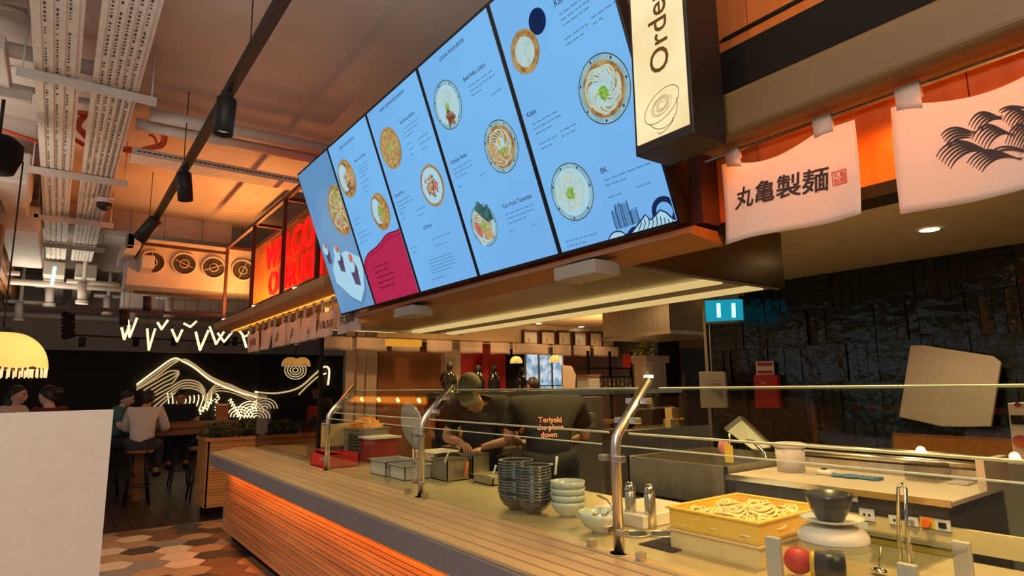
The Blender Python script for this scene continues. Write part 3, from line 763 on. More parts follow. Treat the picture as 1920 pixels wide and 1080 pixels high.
def banner(ya, yb, zt, zb, label, name='cloth_banner', seed=0, tabs=(.05, .72), tw=.052, x=NX, rz=2.195, gr=None, sag=.05, flare=0.):
    t = thing(name, label, 'banner', (x, (ya+yb)/2, rz), gr)
    rd = random.Random(seed); ph = rd.uniform(0, 6)
    W2 = ya-yb
    def fn(u, v):
        sg = sag*math.sin(PI*min(1, max(0, (u-tabs[0]-.03)/(tabs[1]-tabs[0]+.001))))*(1-v)*(W2/.42)
        return V((x+.014*math.sin(u*7+ph+v*2)*(.3+v)-.0-.01*v, ya-W2*u-flare*v*(.5-u)*-1, zt-(zt-zb)*v-sg))
    MB().grid(fn, 24, 14).build('cloth', 'cloth', t, solid=.002)
    for tb in tabs:
        mb = MB()
        y0 = ya-W2*tb-tw*.0
        y1 = y0-tw*W2/.42
        u0 = (ya-y0)/W2; u1 = (ya-y1)/W2
        def f2(a, b, y0=y0, y1=y1, u0=u0, u1=u1):
            q = b; base = fn(u0+(u1-u0)*a, 0.05)
            top = V((x-.009, y0+(y1-y0)*a, rz+.012))
            if q <= .7: return base.lerp(top, q/.7)
            if q <= .85: return V((x, y0+(y1-y0)*a, rz+.014))
            return V((x+.009, y0+(y1-y0)*a, rz-.01-(zt-rz)*-.5))
        mb.grid(f2, 2, 6)
        mb.build('hanging_tab', 'cloth', t, solid=.002)
    return t, fn
def onbanner(fn, ya, yb, zt, zb, off=.0025):
    W2 = ya-yb
    def f(P):
        u = min(1, max(0, (ya-P.y)/W2)); v = min(1, max(0, (zt-P.z)/(zt-zb)))
        return V((fn(u, v).x-off, P.y, P.z))
    return f
tl, tr = PX(1351, 296, NX), PX(1606, 232, NX); bl, br_ = PX(1350, 452, NX), PX(1617, 415, NX)
ya, yb = tl.y, (tr.y+br_.y)/2; zt = (tl.z+tr.z)/2-.004; zb = (bl.z+br_.z)/2
ban1, f1 = banner(ya, yb, zt, zb, 'white cloth banner with dark brushed Japanese lettering and a red seal', seed=1, sag=.035, tabs=(.045, .74))
pr = onbanner(f1, ya, yb, zt, zb)
def conform(o, pr):
    off = wloc(o.parent)
    for v in o.data.vertices:
        p = v.co+off; v.co = pr(p)-off
p0 = PX(1378, 392, NX); p1 = PX(1553, 352, NX); L_ = (p1-p0).length
T = frame(p0, p1-p0, (0, 0, 1)); 
o = text('brush_lettering', '丸亀製麺', L_/4.0, 'ink', ban1, T, fat=.0022, shear=.12)
conform(o, pr)
q = PX(1560, 349, NX); T = frame(q, (0, -1, 0), (0, 0, 1)); s = .038
mb = MB()
for (a, b, c_, d) in ((0, s, 0, .003), (0, s, s-.003, s), (0, .003, 0, s), (s-.003, s, 0, s)): mb.add([T @ V(v) for v in ((a, c_, 0), (b, c_, 0), (b, d, 0), (a, d, 0))], [(0, 1, 2, 3)])
o = mb.build('seal_border', 'stamp', ban1); conform(o, pr)
T2 = frame(q+V((0, -.004, .02)), (0, -1, 0), (0, 0, 1)); o = text('seal_lettering', '丸亀', .0155, 'stamp', ban1, T2, fat=.0004); conform(o, pr)
T2 = frame(q+V((0, -.004, .005)), (0, -1, 0), (0, 0, 1)); o = text('seal_lettering', '製麺', .0155, 'stamp', ban1, T2, fat=.0004); conform(o, pr)
# second big banner with the wave drawing
tl = PX(1672, 203, NX); bl = PX(1694, 400, NX); br_ = PX(1920, 350, NX)
ya = (tl.y+bl.y)/2; yb = ya-.44; zt = tl.z+.0; zb = bl.z-.005
ban2, f2_ = banner(ya, yb, zt, zb, 'white cloth banner with a black brushed wave, at the right edge', seed=5, sag=.035, tabs=(.03, .74))
pr = onbanner(f2_, ya, yb, zt, zb)
mb = MB()
def wave(x0, y0, x1, y1, n, h, sx=3.5, sy=6.8, lw=4.2):
    # one hill of parallel brush stripes, crest to the left, flowing down to the right
    for k in range(n):
        L, R_ = [], []
        ue = 1-.45*k/n
        for i in range(17):
            u = ue*i/16
            cx = x0+(x1-x0)*u+k*sx; cy = y0+(y1-y0)*u-h*math.sin(PI*min(1, u*1.15)**.75)+k*sy-(k*sy*.45)*u
            ww = lw*(.25+.75*math.sin(PI*min(1, i/16+.02))**.6)/2
            L.append(PX(cx-ww*.5, cy-ww, NX)); R_.append(PX(cx+ww*.5, cy+ww, NX))
        mb.add(L+R_, [(i, i+1, 17+i+1, 17+i) for i in range(16)])
wave(1758, 296, 1868, 282, 6, 26, 5, 4.2); wave(1767, 256, 1832, 246, 5, 12, 3, 5.5)
wave(1822, 262, 1902, 250, 6, 24, 5.5, 3.8); wave(1816, 236, 1880, 216, 5, 18, 5, 3.8); wave(1812, 306, 1920, 296, 6, 22, 5.5, 3.2)
wave(1884, 268, 1960, 258, 7, 32, 5, 3.8); wave(1880, 226, 1950, 222, 6, 20, 5, 4); wave(1872, 208, 1930, 200, 2, 6, 4, 4); wave(1860, 282, 1950, 290, 2, 10, 3, 6)
o = mb.build('wave_drawing', 'ink', ban2, flip=False)
conform(o, pr)
ORD = ['first', 'second', 'third', 'fourth', 'fifth', 'sixth', 'seventh', 'eighth', 'ninth', 'tenth', 'eleventh']
# ------------------------------------------------------------------ ceiling services
def cable_tray(xa, xb, z, y0, y1, lab, slots=True, rows=5, slope=0.):
    t = thing('cable_tray', lab, 'cable tray', ((xa+xb)/2, (y0+y1)/2, z))
    mb = MB(); mb.box(xa, xb, y0, y1, z, z+.004)
    n = rows; w_ = (xb-xa)/n
    for i in range(n): mb.box(xa+i*w_+.018, xa+(i+1)*w_-.018, y0, y1, z-.008, z)
    mb.box(xa-.006, xa, y0, y1, z, z+.06); mb.box(xb, xb+.006, y0, y1, z, z+.06)
    mb.build('tray_pan', 'tray', t)
    if slots:
        mb = MB(); r = random.Random(int(xa*100))
        for i in range(n-1):
            x = xa+(i+1)*w_; y = y0
            while y < y1-.03:
                l_ = r.choice([.012, .02, .03]);
                if r.random() < .82: mb.box(x-.0055, x+.0055, y, y+l_, z-.0015, z-.0005)
                y += l_+.022
        mb.build('slot_holes', 'hole', t)['kind'] = 'stuff'
    return t
cable_tray(-.27, -.045, 3.52, 1.5, 11.5, 'left white cable tray running along the ceiling', rows=4)
cable_tray(.035, .285, 3.52, 1.5, 11.5, 'right white cable tray with dark slots running along the ceiling', rows=6)
for i, (y, l) in enumerate(((4.65, 'nearest'), (6.75, 'second'), (8.6, 'third'), (10.2, 'farthest'))):
    t = thing('strut_bracket', f'{l} white strut carrying the two cable trays', 'bracket', (0, y, 3.46), 'struts under the cable trays')
    MB().box(-.36, .40, y, y+.045, 3.465, 3.505).box(-.36, .40, y+.002, y+.006, 3.44, 3.465).build('channel', 'pipe', t)
    for x in (-.33, .37): MB().tube([(x, y+.02, 3.47), (x, y+.02, 3.9)], .006, 6).build('hanger_rod', 'pipe', t)
def pipe(pts, r, m, name, lab, cat='pipe', gr=None, flange=True):
    mb = MB(); mb.tube(pts, r, 12)
    if flange:
        for p in pts[1:-1]: mb.sphere(p, r*1.12)
    return tag(mb.build(name, m), lab, cat, gr)
pipe([(.42, 5.35, 3.66), (1.84, 5.3, 3.66)], .055, 'pipe', 'ceiling_pipe', 'nearer of two fat white pipes crossing the ceiling behind the track')
pipe([(.35, 5.62, 3.66), (1.84, 5.56, 3.66)], .05, 'pipe', 'ceiling_pipe', 'farther of two fat white pipes crossing the ceiling behind the track')
t = thing('cable_tray', 'white cable tray crossing the orange lit ceiling behind the track', 'cable tray', (1.1, 6.0, 3.5))
mb = MB(); mb.box(.36, 1.95, 5.98, 6.22, 3.52, 3.525); mb.box(.36, 1.95, 5.975, 5.98, 3.52, 3.585); mb.box(.36, 1.95, 6.22, 6.225, 3.52, 3.585)
mb.build('tray_pan', 'tray', t)
mb = MB()
for k in range(38): mb.box(.40+k*.04, .43+k*.04, 5.9735, 5.9745, 3.55, 3.562); pass
mb.build('slot_holes', 'hole', t)['kind'] = 'stuff'
for k in range(5): pass
# red hoses looped on the ceiling
mb = MB()
def arc(c, rx, ry, z, a0, a1, n=26): return [V((c[0]+rx*math.cos(a0+(a1-a0)*i/n), c[1]+ry*math.sin(a0+(a1-a0)*i/n), z+.01*math.sin(i))) for i in range(n+1)]
mb.tube(arc((.28, 5.95), .31, .42, 3.68, -.6, 3.6), .026, 8); mb.tube(arc((.30, 6.0), .24, .26, 3.66, -.8, 3.0), .010, 8); mb.tube(arc((.1, 6.1), .25, .4, 3.7, 1, 5), .02, 8)
tag(mb.build('coiled_hose', 'hose'), 'orange red hose looped over the white cable trays', 'hose')
mb = MB(); mb.tube(arc((-.62, 7.2), .5, .55, 3.75, 1.2, 5.6), .016, 8)
tag(mb.build('coiled_hose', 'hose'), 'thin red hose curving on the ceiling at the left', 'hose')
# dome camera and sensors
p = PZ(197, 372, 3.50)
t = thing('dome_camera', 'dark dome camera under the right cable tray', 'camera', p)
MB().box(p.x-.09, p.x+.09, p.y-.02, p.y+.14, p.z-.01, p.z+.01).cyl((p.x, p.y+.06, p.z-.04), .085, .04).build('mount_plate', 'tray', t)
MB().sphere((p.x, p.y+.06, p.z-.05), .072, sc=(1, 1, .95)).build('smoked_dome', 'black', t)
# ducts and pipes at the upper left
k = 0
for (a, b, z, r, m, l) in (((-2.2, 3.65), (-.3, 3.52), 3.72, .018, 'steel', 'thin bright conduit crossing at the top left'), ((-2.2, 4.25), (-.1, 4.0), 3.70, .03, 'pipe', 'second conduit crossing at the top left'),
      ((-2.2, 4.3), (-.3, 4.15), 3.62, .016, 'steel', 'third bright conduit at the top left'), ((-2.4, 5.0), (.1, 4.9), 3.72, .05, 'pipe', 'fat white pipe at the left crossing above the trays'), ((-2.4, 5.3), (.1, 5.22), 3.60, .022, 'pipe', 'slim white pipe just behind the fat one at the left')):
    pipe([(a[0], a[1], z), (b[0], b[1], z)], r, m, 'ceiling_pipe', l)
tag(MB().box(-1.6, -.5, 3.85, 4.7, 3.66, 3.86).build('service_duct', 'duct', bevel=.01), 'grey boxed duct among the pipes at the top left', 'duct')
tag(MB().box(-.62, -.42, 4.6, 5.3, 3.56, 3.66).box(-.58, -.30, 5.2, 5.26, 3.5, 3.58).build('pipe_support', 'pipe', bevel=.006), 'white bracket block holding the left pipes', 'bracket')
tag(MB().box(-.66, -.30, 8.6, 11.2, 3.3, 3.6).build('service_duct', 'duct', bevel=.02), 'wide white duct left of the cable trays', 'duct')
tag(MB().box(-.66, -.35, 7.0, 7.72, 3.4, 3.7).box(-.62, -.40, 7.7, 8.59, 3.45, 3.66).build('service_duct', 'duct', bevel=.02), 'stepped white duct left of the cable trays', 'duct')
tag(MB().box(-.30, -.03, 11.6, 15.7, 3.28, 3.5).build('service_duct', 'duct', bevel=.015), 'white duct continuing from the left cable tray towards the far wall', 'duct')
tag(MB().box(.10, .38, 11.6, 15.7, 3.28, 3.5).build('service_duct', 'duct', bevel=.015), 'white duct continuing from the right cable tray towards the far wall', 'duct')
tag(MB().box(.52, .66, 8.1, 9.6, 3.15, 3.3).box(.52, .60, 8.1, 8.25, 3.15, 3.3).build('service_duct', 'duct', bevel=.01), 'bent square white duct beside the round vents', 'duct')
tag(MB().box(.72, .86, 8.6, 10.4, 3.0, 3.16).build('service_duct', 'duct', bevel=.01), 'square white duct ending beside the round vents', 'duct')
r_ = random.Random(9)
for i in range(9):
    x = -1.9+i*.42; y = 11.4+r_.uniform(0, 2.6); z = 3.05+r_.uniform(0, .35)
    o = MB().tube([(x, y, z), (x+.02, y, z-.28)], .06, 12).tube([(x-.2, y+.05, z+.02), (x+.5, y+.05, z+.02)], .035, 10).cyl((x+.02, y, z-.33), .085, .05).tube([(x+.02, y, z), (x+.02, y, 3.9)], .03, 8).build('pipe_fitting', 'pipe')
    tag(o, f'white pipe stub with branch before the far wall, {ORD[i]} from the left', 'pipe', 'white pipe stubs before the far wall')
o = MB().tube([(-3.2, 12.0, 3.2), (1.7, 12.05, 3.2)], .05).build('ceiling_pipe', 'pipe'); tag(o, 'long white pipe crossing in front of the far bulkhead', 'pipe')
o = MB().tube([(-3.2, 14.6, 2.95), (3.7, 14.7, 2.95)], .06).build('ceiling_pipe', 'pipe'); tag(o, 'lowest long white pipe right before the far bulkhead', 'pipe')
# brown batten beam and column at the left
mb = MB()
for i in range(3): mb.box(-.92+i*.08, -.86+i*.08, 7.2, 22.0*.68, 3.14-.006*i, 3.5)
tag(mb.build('batten_beam', 'tablewood'), 'brown timber batten beam running away along the left of the ceiling', 'beam')
tag(MB().box(-1.75, -.95, 7.4, 15, 3.38, 3.48).build('timber_baffle', 'tablewood'), 'dark brown ceiling baffle left of the batten beam', 'baffle')
tag(MB().box(-.95, -.60, 8.4, 8.75, 0, 3.3).build('timber_column', 'tablewood'), 'brown timber column at the left edge behind the pendant lamp', 'column')
p = PY(-6, 292, 5.6)
t = thing('track_light', 'round dark lamp cut by the left edge of the picture', 'spotlight', p)
MB().lathe([(.001, -.12), (.11, -.12), (.13, -.06), (.15, .0), (.15, .09), (.1, .14), (.001, .14)], p, 28).build('lamp_body', 'blackrough', t)
MB().tube([p+V((0, 0, .13)), V((p.x, p.y, 3.9))], .012).build('stem', 'black', t)

# ------------------------------------------------------------------ black track with spotlights
TX, TZ = .675, 3.2
t = thing('lighting_track', 'long black lighting track running away along the ceiling', 'track', (TX, 7, TZ))
MB().box(TX-.026, TX+.026, .5, 11.4, TZ, TZ+.05).build('rail', 'black', t)
for y in (1.2, 3.2, 5.3, 7.6, 10.2): MB().tube([(TX, y, TZ+.04), (TX, y, 3.9)], .004, 6).build('suspension_wire', 'black', t)
def track_spot(lab, loc, tilt=(0, 0), sc=1., L_=.24, face=True, gr='black cylinder spotlights'):
    t = thing('track_spotlight', lab, 'spotlight', loc, gr)
    T = Matrix.Translation(V(loc)) @ Matrix.Rotation(tilt[0], 4, 'X') @ Matrix.Rotation(tilt[1], 4, 'Y')
    R_ = .052*sc; L_ *= sc
    T0 = T.copy(); T0.translation = V((0, 0, 0))
    c = V(loc)+V((0, 0, -.02))
    o = MB().lathe([(.001, 0), (R_*.9, 0), (R_, -.01), (R_, -L_), (R_*.9, -L_), (R_*.85, -L_+.03), (.001, -L_+.03)], c, 22, 0, T0).build('lamp_housing', 'black', t)
    MB().lathe([(.001, -L_+.029), (R_*.82, -L_+.029)], c, 22, 0, T0).build('lens', M['lensglow'], t, flip=False)
    MB().box(loc[0]-.02, loc[0]+.02, loc[1]-.05, loc[1]+.05, loc[2]-.03, loc[2]+.02).build('adapter', 'black', t)
    return t
M['lensglow'] = emis('dim_lens', (.6, .5, .4), .5)
for px, py, l, tl in ((430, 172, 'nearest cylinder spotlight on the black track', (0.0, .05)), (347, 327, 'second cylinder spotlight on the black track', (0, -.12)), (294, 437, 'third cylinder spotlight on the black track, tilted', (.5, .5)), (243, 520, 'farthest cylinder spotlight on the black track', (0, 0))):
    p = PX(px, py, TX-.0); d = p.y
    track_spot(l, (TX-.01, p.y, TZ-.005), tl, sc=1.05 if px > 300 else 1.25, L_=.21)
# second hanging rig with rods at y = 7.7
rig = thing('hanging_rod_frame', 'black rod frame hanging across from the red steel cage', 'frame', (.9, 8.49, 2.5))
mb = MB()
A = PY(263, 456, 8.49); mb.bar(A, (1.68, 8.49, A.z-.01), .035)
A = PY(250, 547, 8.49); mb.bar(A, (1.68, 8.49, A.z), .035)
A = PY(130, 577, 8.49); mb.bar(A, (1.68, 8.49, A.z+.0), .035)
B = PY(130, 600, 8.49); mb.bar(A, B, .03)
mb.build('rods', 'rust', rig)
for (px, py, py2) in ((276, 556, 582), (232, 580, 610)):
    A = PY(px, py, 8.47); B = PY(px, py2, 8.47)
    MB().tube([A, B], .045, 14).build('lamp_can', 'black', rig)
t = thing('lamp_cluster', 'stack of small black spotlights on the left end of the rod frame', 'spotlights', PY(130, 600, 8.47))
for k in range(6):
    A = PY(128, 592+k*7.5, 8.47); s_ = -1 if k % 2 else 1
    MB().tube([A+V((-.05*s_, 0, .02)), A+V((.05*s_, -.03, -.02))], .035, 10).build('spot_head', 'blackrough', t)
# far thin rod with three cans
t = thing('lighting_track', 'thin far black track with small cans before the far wall', 'track', (1.0, 13, 2.6))
A = PY(132, 628, 13); B = PY(470, 644, 13); MB().bar(A, B, .03).build('rail', 'black', t)
for px in (155, 256, 327, 425, 441):
    C_ = PY(px, 632, 13); MB().tube([C_, C_+V((0, 0, -.17))], .05, 12).build('lamp_can', 'black', t)
# orange-lit ventilation box with four round vents
vb = thing('ventilation_box', 'white ceiling ventilation box with four dark round outlets', 'ventilation', (1.3, 9, 3))
zt = PY(300, 450, 9).z; zb = PY(300, 560, 9).z
MB().box(.6, 2.9, 9.0, 9.6, zb+.15, zt).build('box_body', 'duct', vb, bevel=.01)
for px, py in ((285, 492), (345, 495), (400, 502), (455, 507)):
    c = PY(px, py, 8.99); Rx = Matrix.Rotation(PI/2, 4, 'X')
    o = MB().lathe([(.155, .0), (.155, .03), (.135, .035), (.132, .0)], c, 28, 0, Rx).build('vent_ring', 'duct', vb)
    MB().lathe([(.001, .008), (.13, .008)], c, 28, 0, Rx).build('vent_hole', 'hole', o, flip=False)
    mb = MB(); mb.lathe([(.05, .012), (.06, .03), (.05, .03)], c, 18, 0, Rx)
    a = px*.7
    mb.bar(c+V((-.12*math.cos(a), -.02, -.12*math.sin(a))), c+V((.12*math.cos(a), -.02, .12*math.sin(a))), .008)
    mb.build('vent_vane', 'duct', o)
tag(MB().box(1.0, 3.4, 10.6, 11.2, 3.0, 3.5).build('service_duct', 'duct', bevel=.01), 'long white duct behind the ventilation box', 'duct')
tag(MB().box(.8, 3.9, 12.4, 12.9, 2.95, 3.3).build('service_duct', 'duct', bevel=.01), 'far white duct low before the bulkhead', 'duct')

# ------------------------------------------------------------------ red steel cage with the letter sign
cage = thing('steel_cage', 'dark red steel frame around the red letter sign', 'frame', (1.6, 6.1, 2.3))
x0, x1 = 1.655, 1.98; zb, zt = 2.39, 3.337; ysl = (8.47, 7.1, 5.94, 4.95)
mb = MB(); w_ = .035
for x in (x0, x1):
    mb.box(x-w_/2, x+w_/2, 4.95, 8.49, zt-w_/2, zt+w_/2); mb.box(x-w_/2, x+w_/2, 4.95, 8.49, zb-w_/2, zb+w_/2)
mb.build('rail', 'rust', cage)
for y in ysl:
    MB().box(x0-w_/2, x0+w_/2, y-w_/2, y+w_/2, zb-.01, zt).build('post', 'rust', cage)
    MB().box(x1-w_/2, x1+w_/2, y-w_/2, y+w_/2, zb-.01, zt).build('post', 'rust', cage)
    MB().box(x0, x1, y-w_/2, y+w_/2, zt-w_/2, zt+w_/2).build('cross_bar', 'rust', cage)
tag(MB().box(1.60, 2.14, 4.62, 8.75, 2.285, 2.37).box(1.76, 2.14, 4.42, 4.62, 2.285, 2.37).build('timber_pelmet', 'pelmet', bevel=.004), 'pale timber ledge below the red letters, small banners hanging under it', 'ledge')
for i, y in enumerate((5.4, 6.8, 8.25)):
    o = MB().cyl((1.62, y, 2.371), .02, .012).build('marker_light', 'lamp'); tag(o, ('nearest', 'middle', 'farthest')[i]+' of the three tiny white lamps on the timber ledge', 'light', 'tiny lamps on the timber ledge')
sg = thing('letter_sign', 'glowing red letters reading welcome to our kitchen', 'sign', (1.98, 6.8, 2.6))
def split_letters(o):
    bm = bmesh.new(); bm.from_mesh(o.data); bmesh.ops.remove_doubles(bm, verts=bm.verts, dist=1e-5); bm.to_mesh(o.data); bm.free()
    me = o.data; n = len(me.vertices); par = list(range(n))
    def find(a):
        while par[a] != a: par[a] = par[par[a]]; a = par[a]
        return a
    for p in me.polygons:
        for v in p.vertices[1:]: par[find(v)] = find(p.vertices[0])
    gs = {}
    for p in me.polygons: gs.setdefault(find(p.vertices[0]), []).append(p)
    for g_ in sorted(gs.values(), key=lambda g_: -max(me.vertices[v].co.y for p in g_ for v in p.vertices)):
        ids = sorted({v for p in g_ for v in p.vertices}); mp = {v: i for i, v in enumerate(ids)}
        m2 = bpy.data.meshes.new('letter'); m2.from_pydata([me.vertices[v].co[:] for v in ids], [], [[mp[v] for v in p.vertices] for p in g_]); m2.materials.append(me.materials[0])
        q = bpy.data.objects.new('letter', m2); COL.objects.link(q); q.parent = o.parent
    bpy.data.objects.remove(o)
def ltr(ys, zs, s_, h, wd):
    T = frame((1.97, ys, zs), (0, -1, 0), (0, 0, 1))
    o = text('lettering', s_, h, 'redletter', sg, T, extrude=.012, bold=.004, sp=1.06)
    xs = [v.co.y for v in o.data.vertices]; W = max(xs)-min(xs); k = wd/W; c0 = max(xs)
    for v in o.data.vertices: v.co.y = c0+(v.co.y-c0)*k
    split_letters(o)
P = PX(498, 508, 1.97); ltr(P.y, P.z, 'WELCOME TO', .44, 3.35)
P = PX(503, 556, 1.97); ltr(P.y, P.z, 'OUR KITCHEN', .40, 3.3)
# up-light on the cage that colours the ceiling orange
o = MB().box(1.79, 1.85, 5.2, 8.6, 2.371, 2.379).build('led_strip', 'led'); tag(o, 'orange light strip lying on the timber ledge under the red letters', 'light strip')
l = area('cage_uplight', (1.82, 7.9, 2.425), .05, 58, (1, .36, .08), (PI, 0, 0)); l.data.shape = 'RECTANGLE'; l.data.size = .05; l.data.size_y = 1.7
o = MB().box(1.82, 1.88, 4.9, 8.7, 2.271, 2.284).build('led_strip', 'led'); tag(o, 'orange light strip under the timber ledge', 'light strip')
for k in range(9): spot('ledge_led', (1.85, 5.0+k*.43, 2.262), 4, (1, .27, .03), 2.7, .8, r=.015)
tag(MB().tube([(1.76, 4.7, 2.232), (1.76, 8.65, 2.232)], .006).build('banner_rail', 'chrome'), 'thin metal rail of the seven small banners', 'rail')
edges = [(465, 485), (489, 508), (510, 535), (537, 562), (566, 594), (598, 630), (635, 676)]
ords = ['farthest', 'second farthest', 'third farthest', 'middle', 'third nearest', 'second nearest', 'nearest']
marks = ['丸亀製麺', '', '', '●', '〜', '丸亀製麺', '丸亀製麺']
for i, (a, b) in enumerate(edges):
    A = PX(a, 640-i*4, 1.76); B = PX(b, 635-i*4, 1.76)
    ya, yb = A.y, B.y
    t, fn = banner(ya, yb, 2.15, 1.9235, x=1.76, label= f'{ords[i]} of the seven small white banners under the timber ledge', seed=20+i, rz=2.232, tabs=(.1, .72), tw=.055, sag=.02, gr='small cloth banners under the timber ledge')
    pr = onbanner(fn, ya, yb, 2.15, 1.9235)
    if i in (0, 5, 6):
        T = frame((1.76, ya-.04*(ya-yb)*2, 2.0), (0, -1, .0), (0, 0, 1)); o = text('brush_lettering', '丸亀製麺', (ya-yb)*.19, 'ink', t, T, fat=.0015); conform(o, pr)
    elif i in (3, 4, 2):
        mb = MB(); cy = (ya+yb)/2
        for k in range(6):
            rr = .02+.009*k
            for q in range(12):
                a0 = q*.4+k*.5; a1 = a0+.4; 
                if i == 4 and math.sin(a0) > .2: continue
                mb.poly([V((1.75, cy+r2*math.cos(aa), 2.03+r2*math.sin(aa)*.8)) for r2, aa in ((rr, a0), (rr+.005, a0), (rr+.005, a1), (rr, a1))])
        o = mb.build('crest_print', 'ink', t); conform(o, pr)

# ------------------------------------------------------------------ neon squiggles and neon mountain
def neon(parent, pts, r, m='ledneon', name='neon_tube'):
    # smooth with catmull-rom
    out = []; n = len(pts)
    P_ = [V(p) for p in pts]
    for i in range(n-1):
        a, b, c, d = P_[max(i-1, 0)], P_[i], P_[i+1], P_[min(i+2, n-1)]
        for k in range(6):
            u = k/6; out.append(.5*((2*b)+(c-a)*u+(2*a-5*b+4*c-d)*u*u+(3*b-a-3*c+d)*u**3))
    out.append(P_[-1])
    return MB().tube(out, r, 6).build(name, m, parent)
sq = [(228, 614, 233, 636, 243, 610), (240, 600, 243, 632, 257, 596), (276, 616, 279, 656, 291, 616), (295, 604, 303, 617, 315, 600), (322, 617, 332, 640, 342, 618), (344, 606, 357, 613, 369, 602), (367, 622, 375, 656, 391, 619), (393, 612, 405, 645, 420, 622), (408, 624, 420, 641, 436, 622), (444, 613, 455, 628, 462, 652), (456, 632, 466, 628, 470, 612)]
for i, s_ in enumerate(sq):
    y = 9.4+(i % 3)*.5
    t = thing('neon_squiggle', f'{ORD[i]} warm white bent neon tube from the left, hanging below the ceiling rods', 'neon light', PY(s_[2], s_[3], y), 'hanging neon squiggles')
    A, B, C_ = PY(s_[0], s_[1], y), PY(s_[2], s_[3], y), PY(s_[4], s_[5], y)
    neon(t, [A, A.lerp(B, .6), B+(A-B)*.06, B, B+(C_-B)*.06, B.lerp(C_, .5), C_], .017)
    MB().tube([A, V((A.x, A.y, 3.9))], .003, 5).build('wire', 'black', t)
YM = 15.95
t = thing('neon_mountain', 'glowing neon drawing of a mountain over waves on the black wall', 'neon light', PY(400, 740, YM))
def npx(L, r=.02, m='ledneon', name='neon_tube'): return neon(t, [PY(x, y, YM-.03) for x, y in L], r, m, name)
for off in (0, 6, 12):
    npx([(256, 731-off*.8), (290, 708-off), (325, 682-off*.8), (345, 674+off*.4), (365, 684+off*.5), (395, 706+off*.6), (430, 722+off*.6), (470, 737+off*.4), (500, 743+off*.4)], .02, 'ledneon2' if off != 12 else 'ledneon')
for k in range(4): npx([(262+k*7, 728+k*4), (290+k*7, 712+k*3.5), (318+k*2, 696+k*7), (336, 696+k*1.5)][0:4], .018, 'ledneon2')
for k in range(4): npx([(290-k*2, 772-k*9), (318, 745-k*6), (345, 728-k*5), (372, 732-k*5), (385, 745-k*4)], .018, 'ledneon2')
for k in range(11):
    x = 312+k*8; npx([(x-4, 780-k), (x+4, 758-k), (x+2+k*.3, 742-abs(k-5))], .013)
for k in range(4): npx([(390-k*3, 752), (402, 735-k*4), (425, 734-k*5), (455, 744-k*4), (490, 762-k*5)], .015, 'ledneon2')
for (cx, cy) in ((470, 772), (496, 766), (450, 782), (482, 784)):
    for r in (6, 12, 18, 24): npx([(cx+r*math.cos(a), cy-r*.8*math.sin(a)) for a in [PI*i/8 for i in range(9)]], .013)
for k in range(9): x = 404+3.0*math.sin(k*2); npx([(x, 738+k*5), (x+5, 741+k*5), (x+2, 745+k*5)], .012)
for k in range(7): x = 428+k*3; npx([(x, 752+k*5), (x+6, 748+k*5), (x+3, 757+k*5)], .012)
for k in range(7): x = 400-k*5; npx([(x, 752+k*5), (x-6, 748+k*5), (x-3, 757+k*5)], .012)
npx([(478, 735), (520, 737), (560, 727), (590, 702), (607, 688), (617, 693), (615, 722)], .024); npx([(560, 740), (578, 722), (598, 705), (612, 700)], .018)
t2 = thing('neon_swirl', 'round neon swirl seen through the glass partition', 'neon light', PY(554, 694, 14))
for r in (5, 10, 15, 20): neon(t2, [PY(554+r*math.cos(a), 694+r*math.sin(a)*.85, 14) for a in [2*PI*i/12 for i in range(13)]], .012)
MB().tube([PY(554, 694, 14.05), V((PY(554, 694, 14.05).x, 14.05, 3.9))], .012, 6).build('hanger', 'black', t2)
MB().lathe([(.001, 0), (.3, 0), (.3, .03), (.001, .03)], PY(554, 694, 14.06), 30, 0, Matrix.Rotation(PI/2, 4, 'X')).build('backing_disc', 'blackrough', t2)

# ------------------------------------------------------------------ pendant lamps
lp = thing('pendant_lamp', 'large amber scalloped lamp shade with bead fringe at the left edge', 'pendant lamp', (0, 0, 0), 'amber pendant lamps')
def shade(u, v):
    a = 2*PI*u; r = .07+.20*math.sin(v*PI/2)**.8+.018*abs(math.sin(4*a))*v; z = .24-.24*v**1.5-.015*abs(math.sin(4*a))*v
    return V((r*math.cos(a), r*math.sin(a), z))
MB().grid(shade, 64, 12).build('lamp_shade', 'amber', lp)
mb = MB()
for i in range(48):
    a = 2*PI*i/48; r = .262+.018*abs(math.sin(4*a)); mb.tube([(r*math.cos(a), r*math.sin(a), .0), (r*math.cos(a), r*math.sin(a), -.075)], .006, 5)
mb.build('bead_fringe', 'amberfringe', lp)['kind'] = 'stuff'
mb = MB(); mb.lathe([(.262, .01), (.275, -.02), (.262, -.02)], seg=40); mb.build('trim_band', 'tablewood', lp)
MB().tube([(0, 0, .22), (0, 0, 1.5)], .006, 6).lathe([(.07, .24), (.05, .27), (.001, .28)]).build('cord_and_cap', 'black', lp)
lp.location = PY(-2, 688, 5.6)
for px, py, y, s_, l in ((968, 678, 8.3, .36, 'small amber pendant lamp right of the red partition'), (1041, 676, 8.3, .38, 'small amber pendant lamp in front of the bright window'), (544, 683, 11, .5, 'left of the two amber lamps behind the glass partition'), (566, 683, 11, .5, 'right of the two amber lamps behind the glass partition')):
    dup(lp, PY(px, py, y), l, sc=s_)
for px in (1010, 1091):
    P = PZ(px, 610, 2.64); 
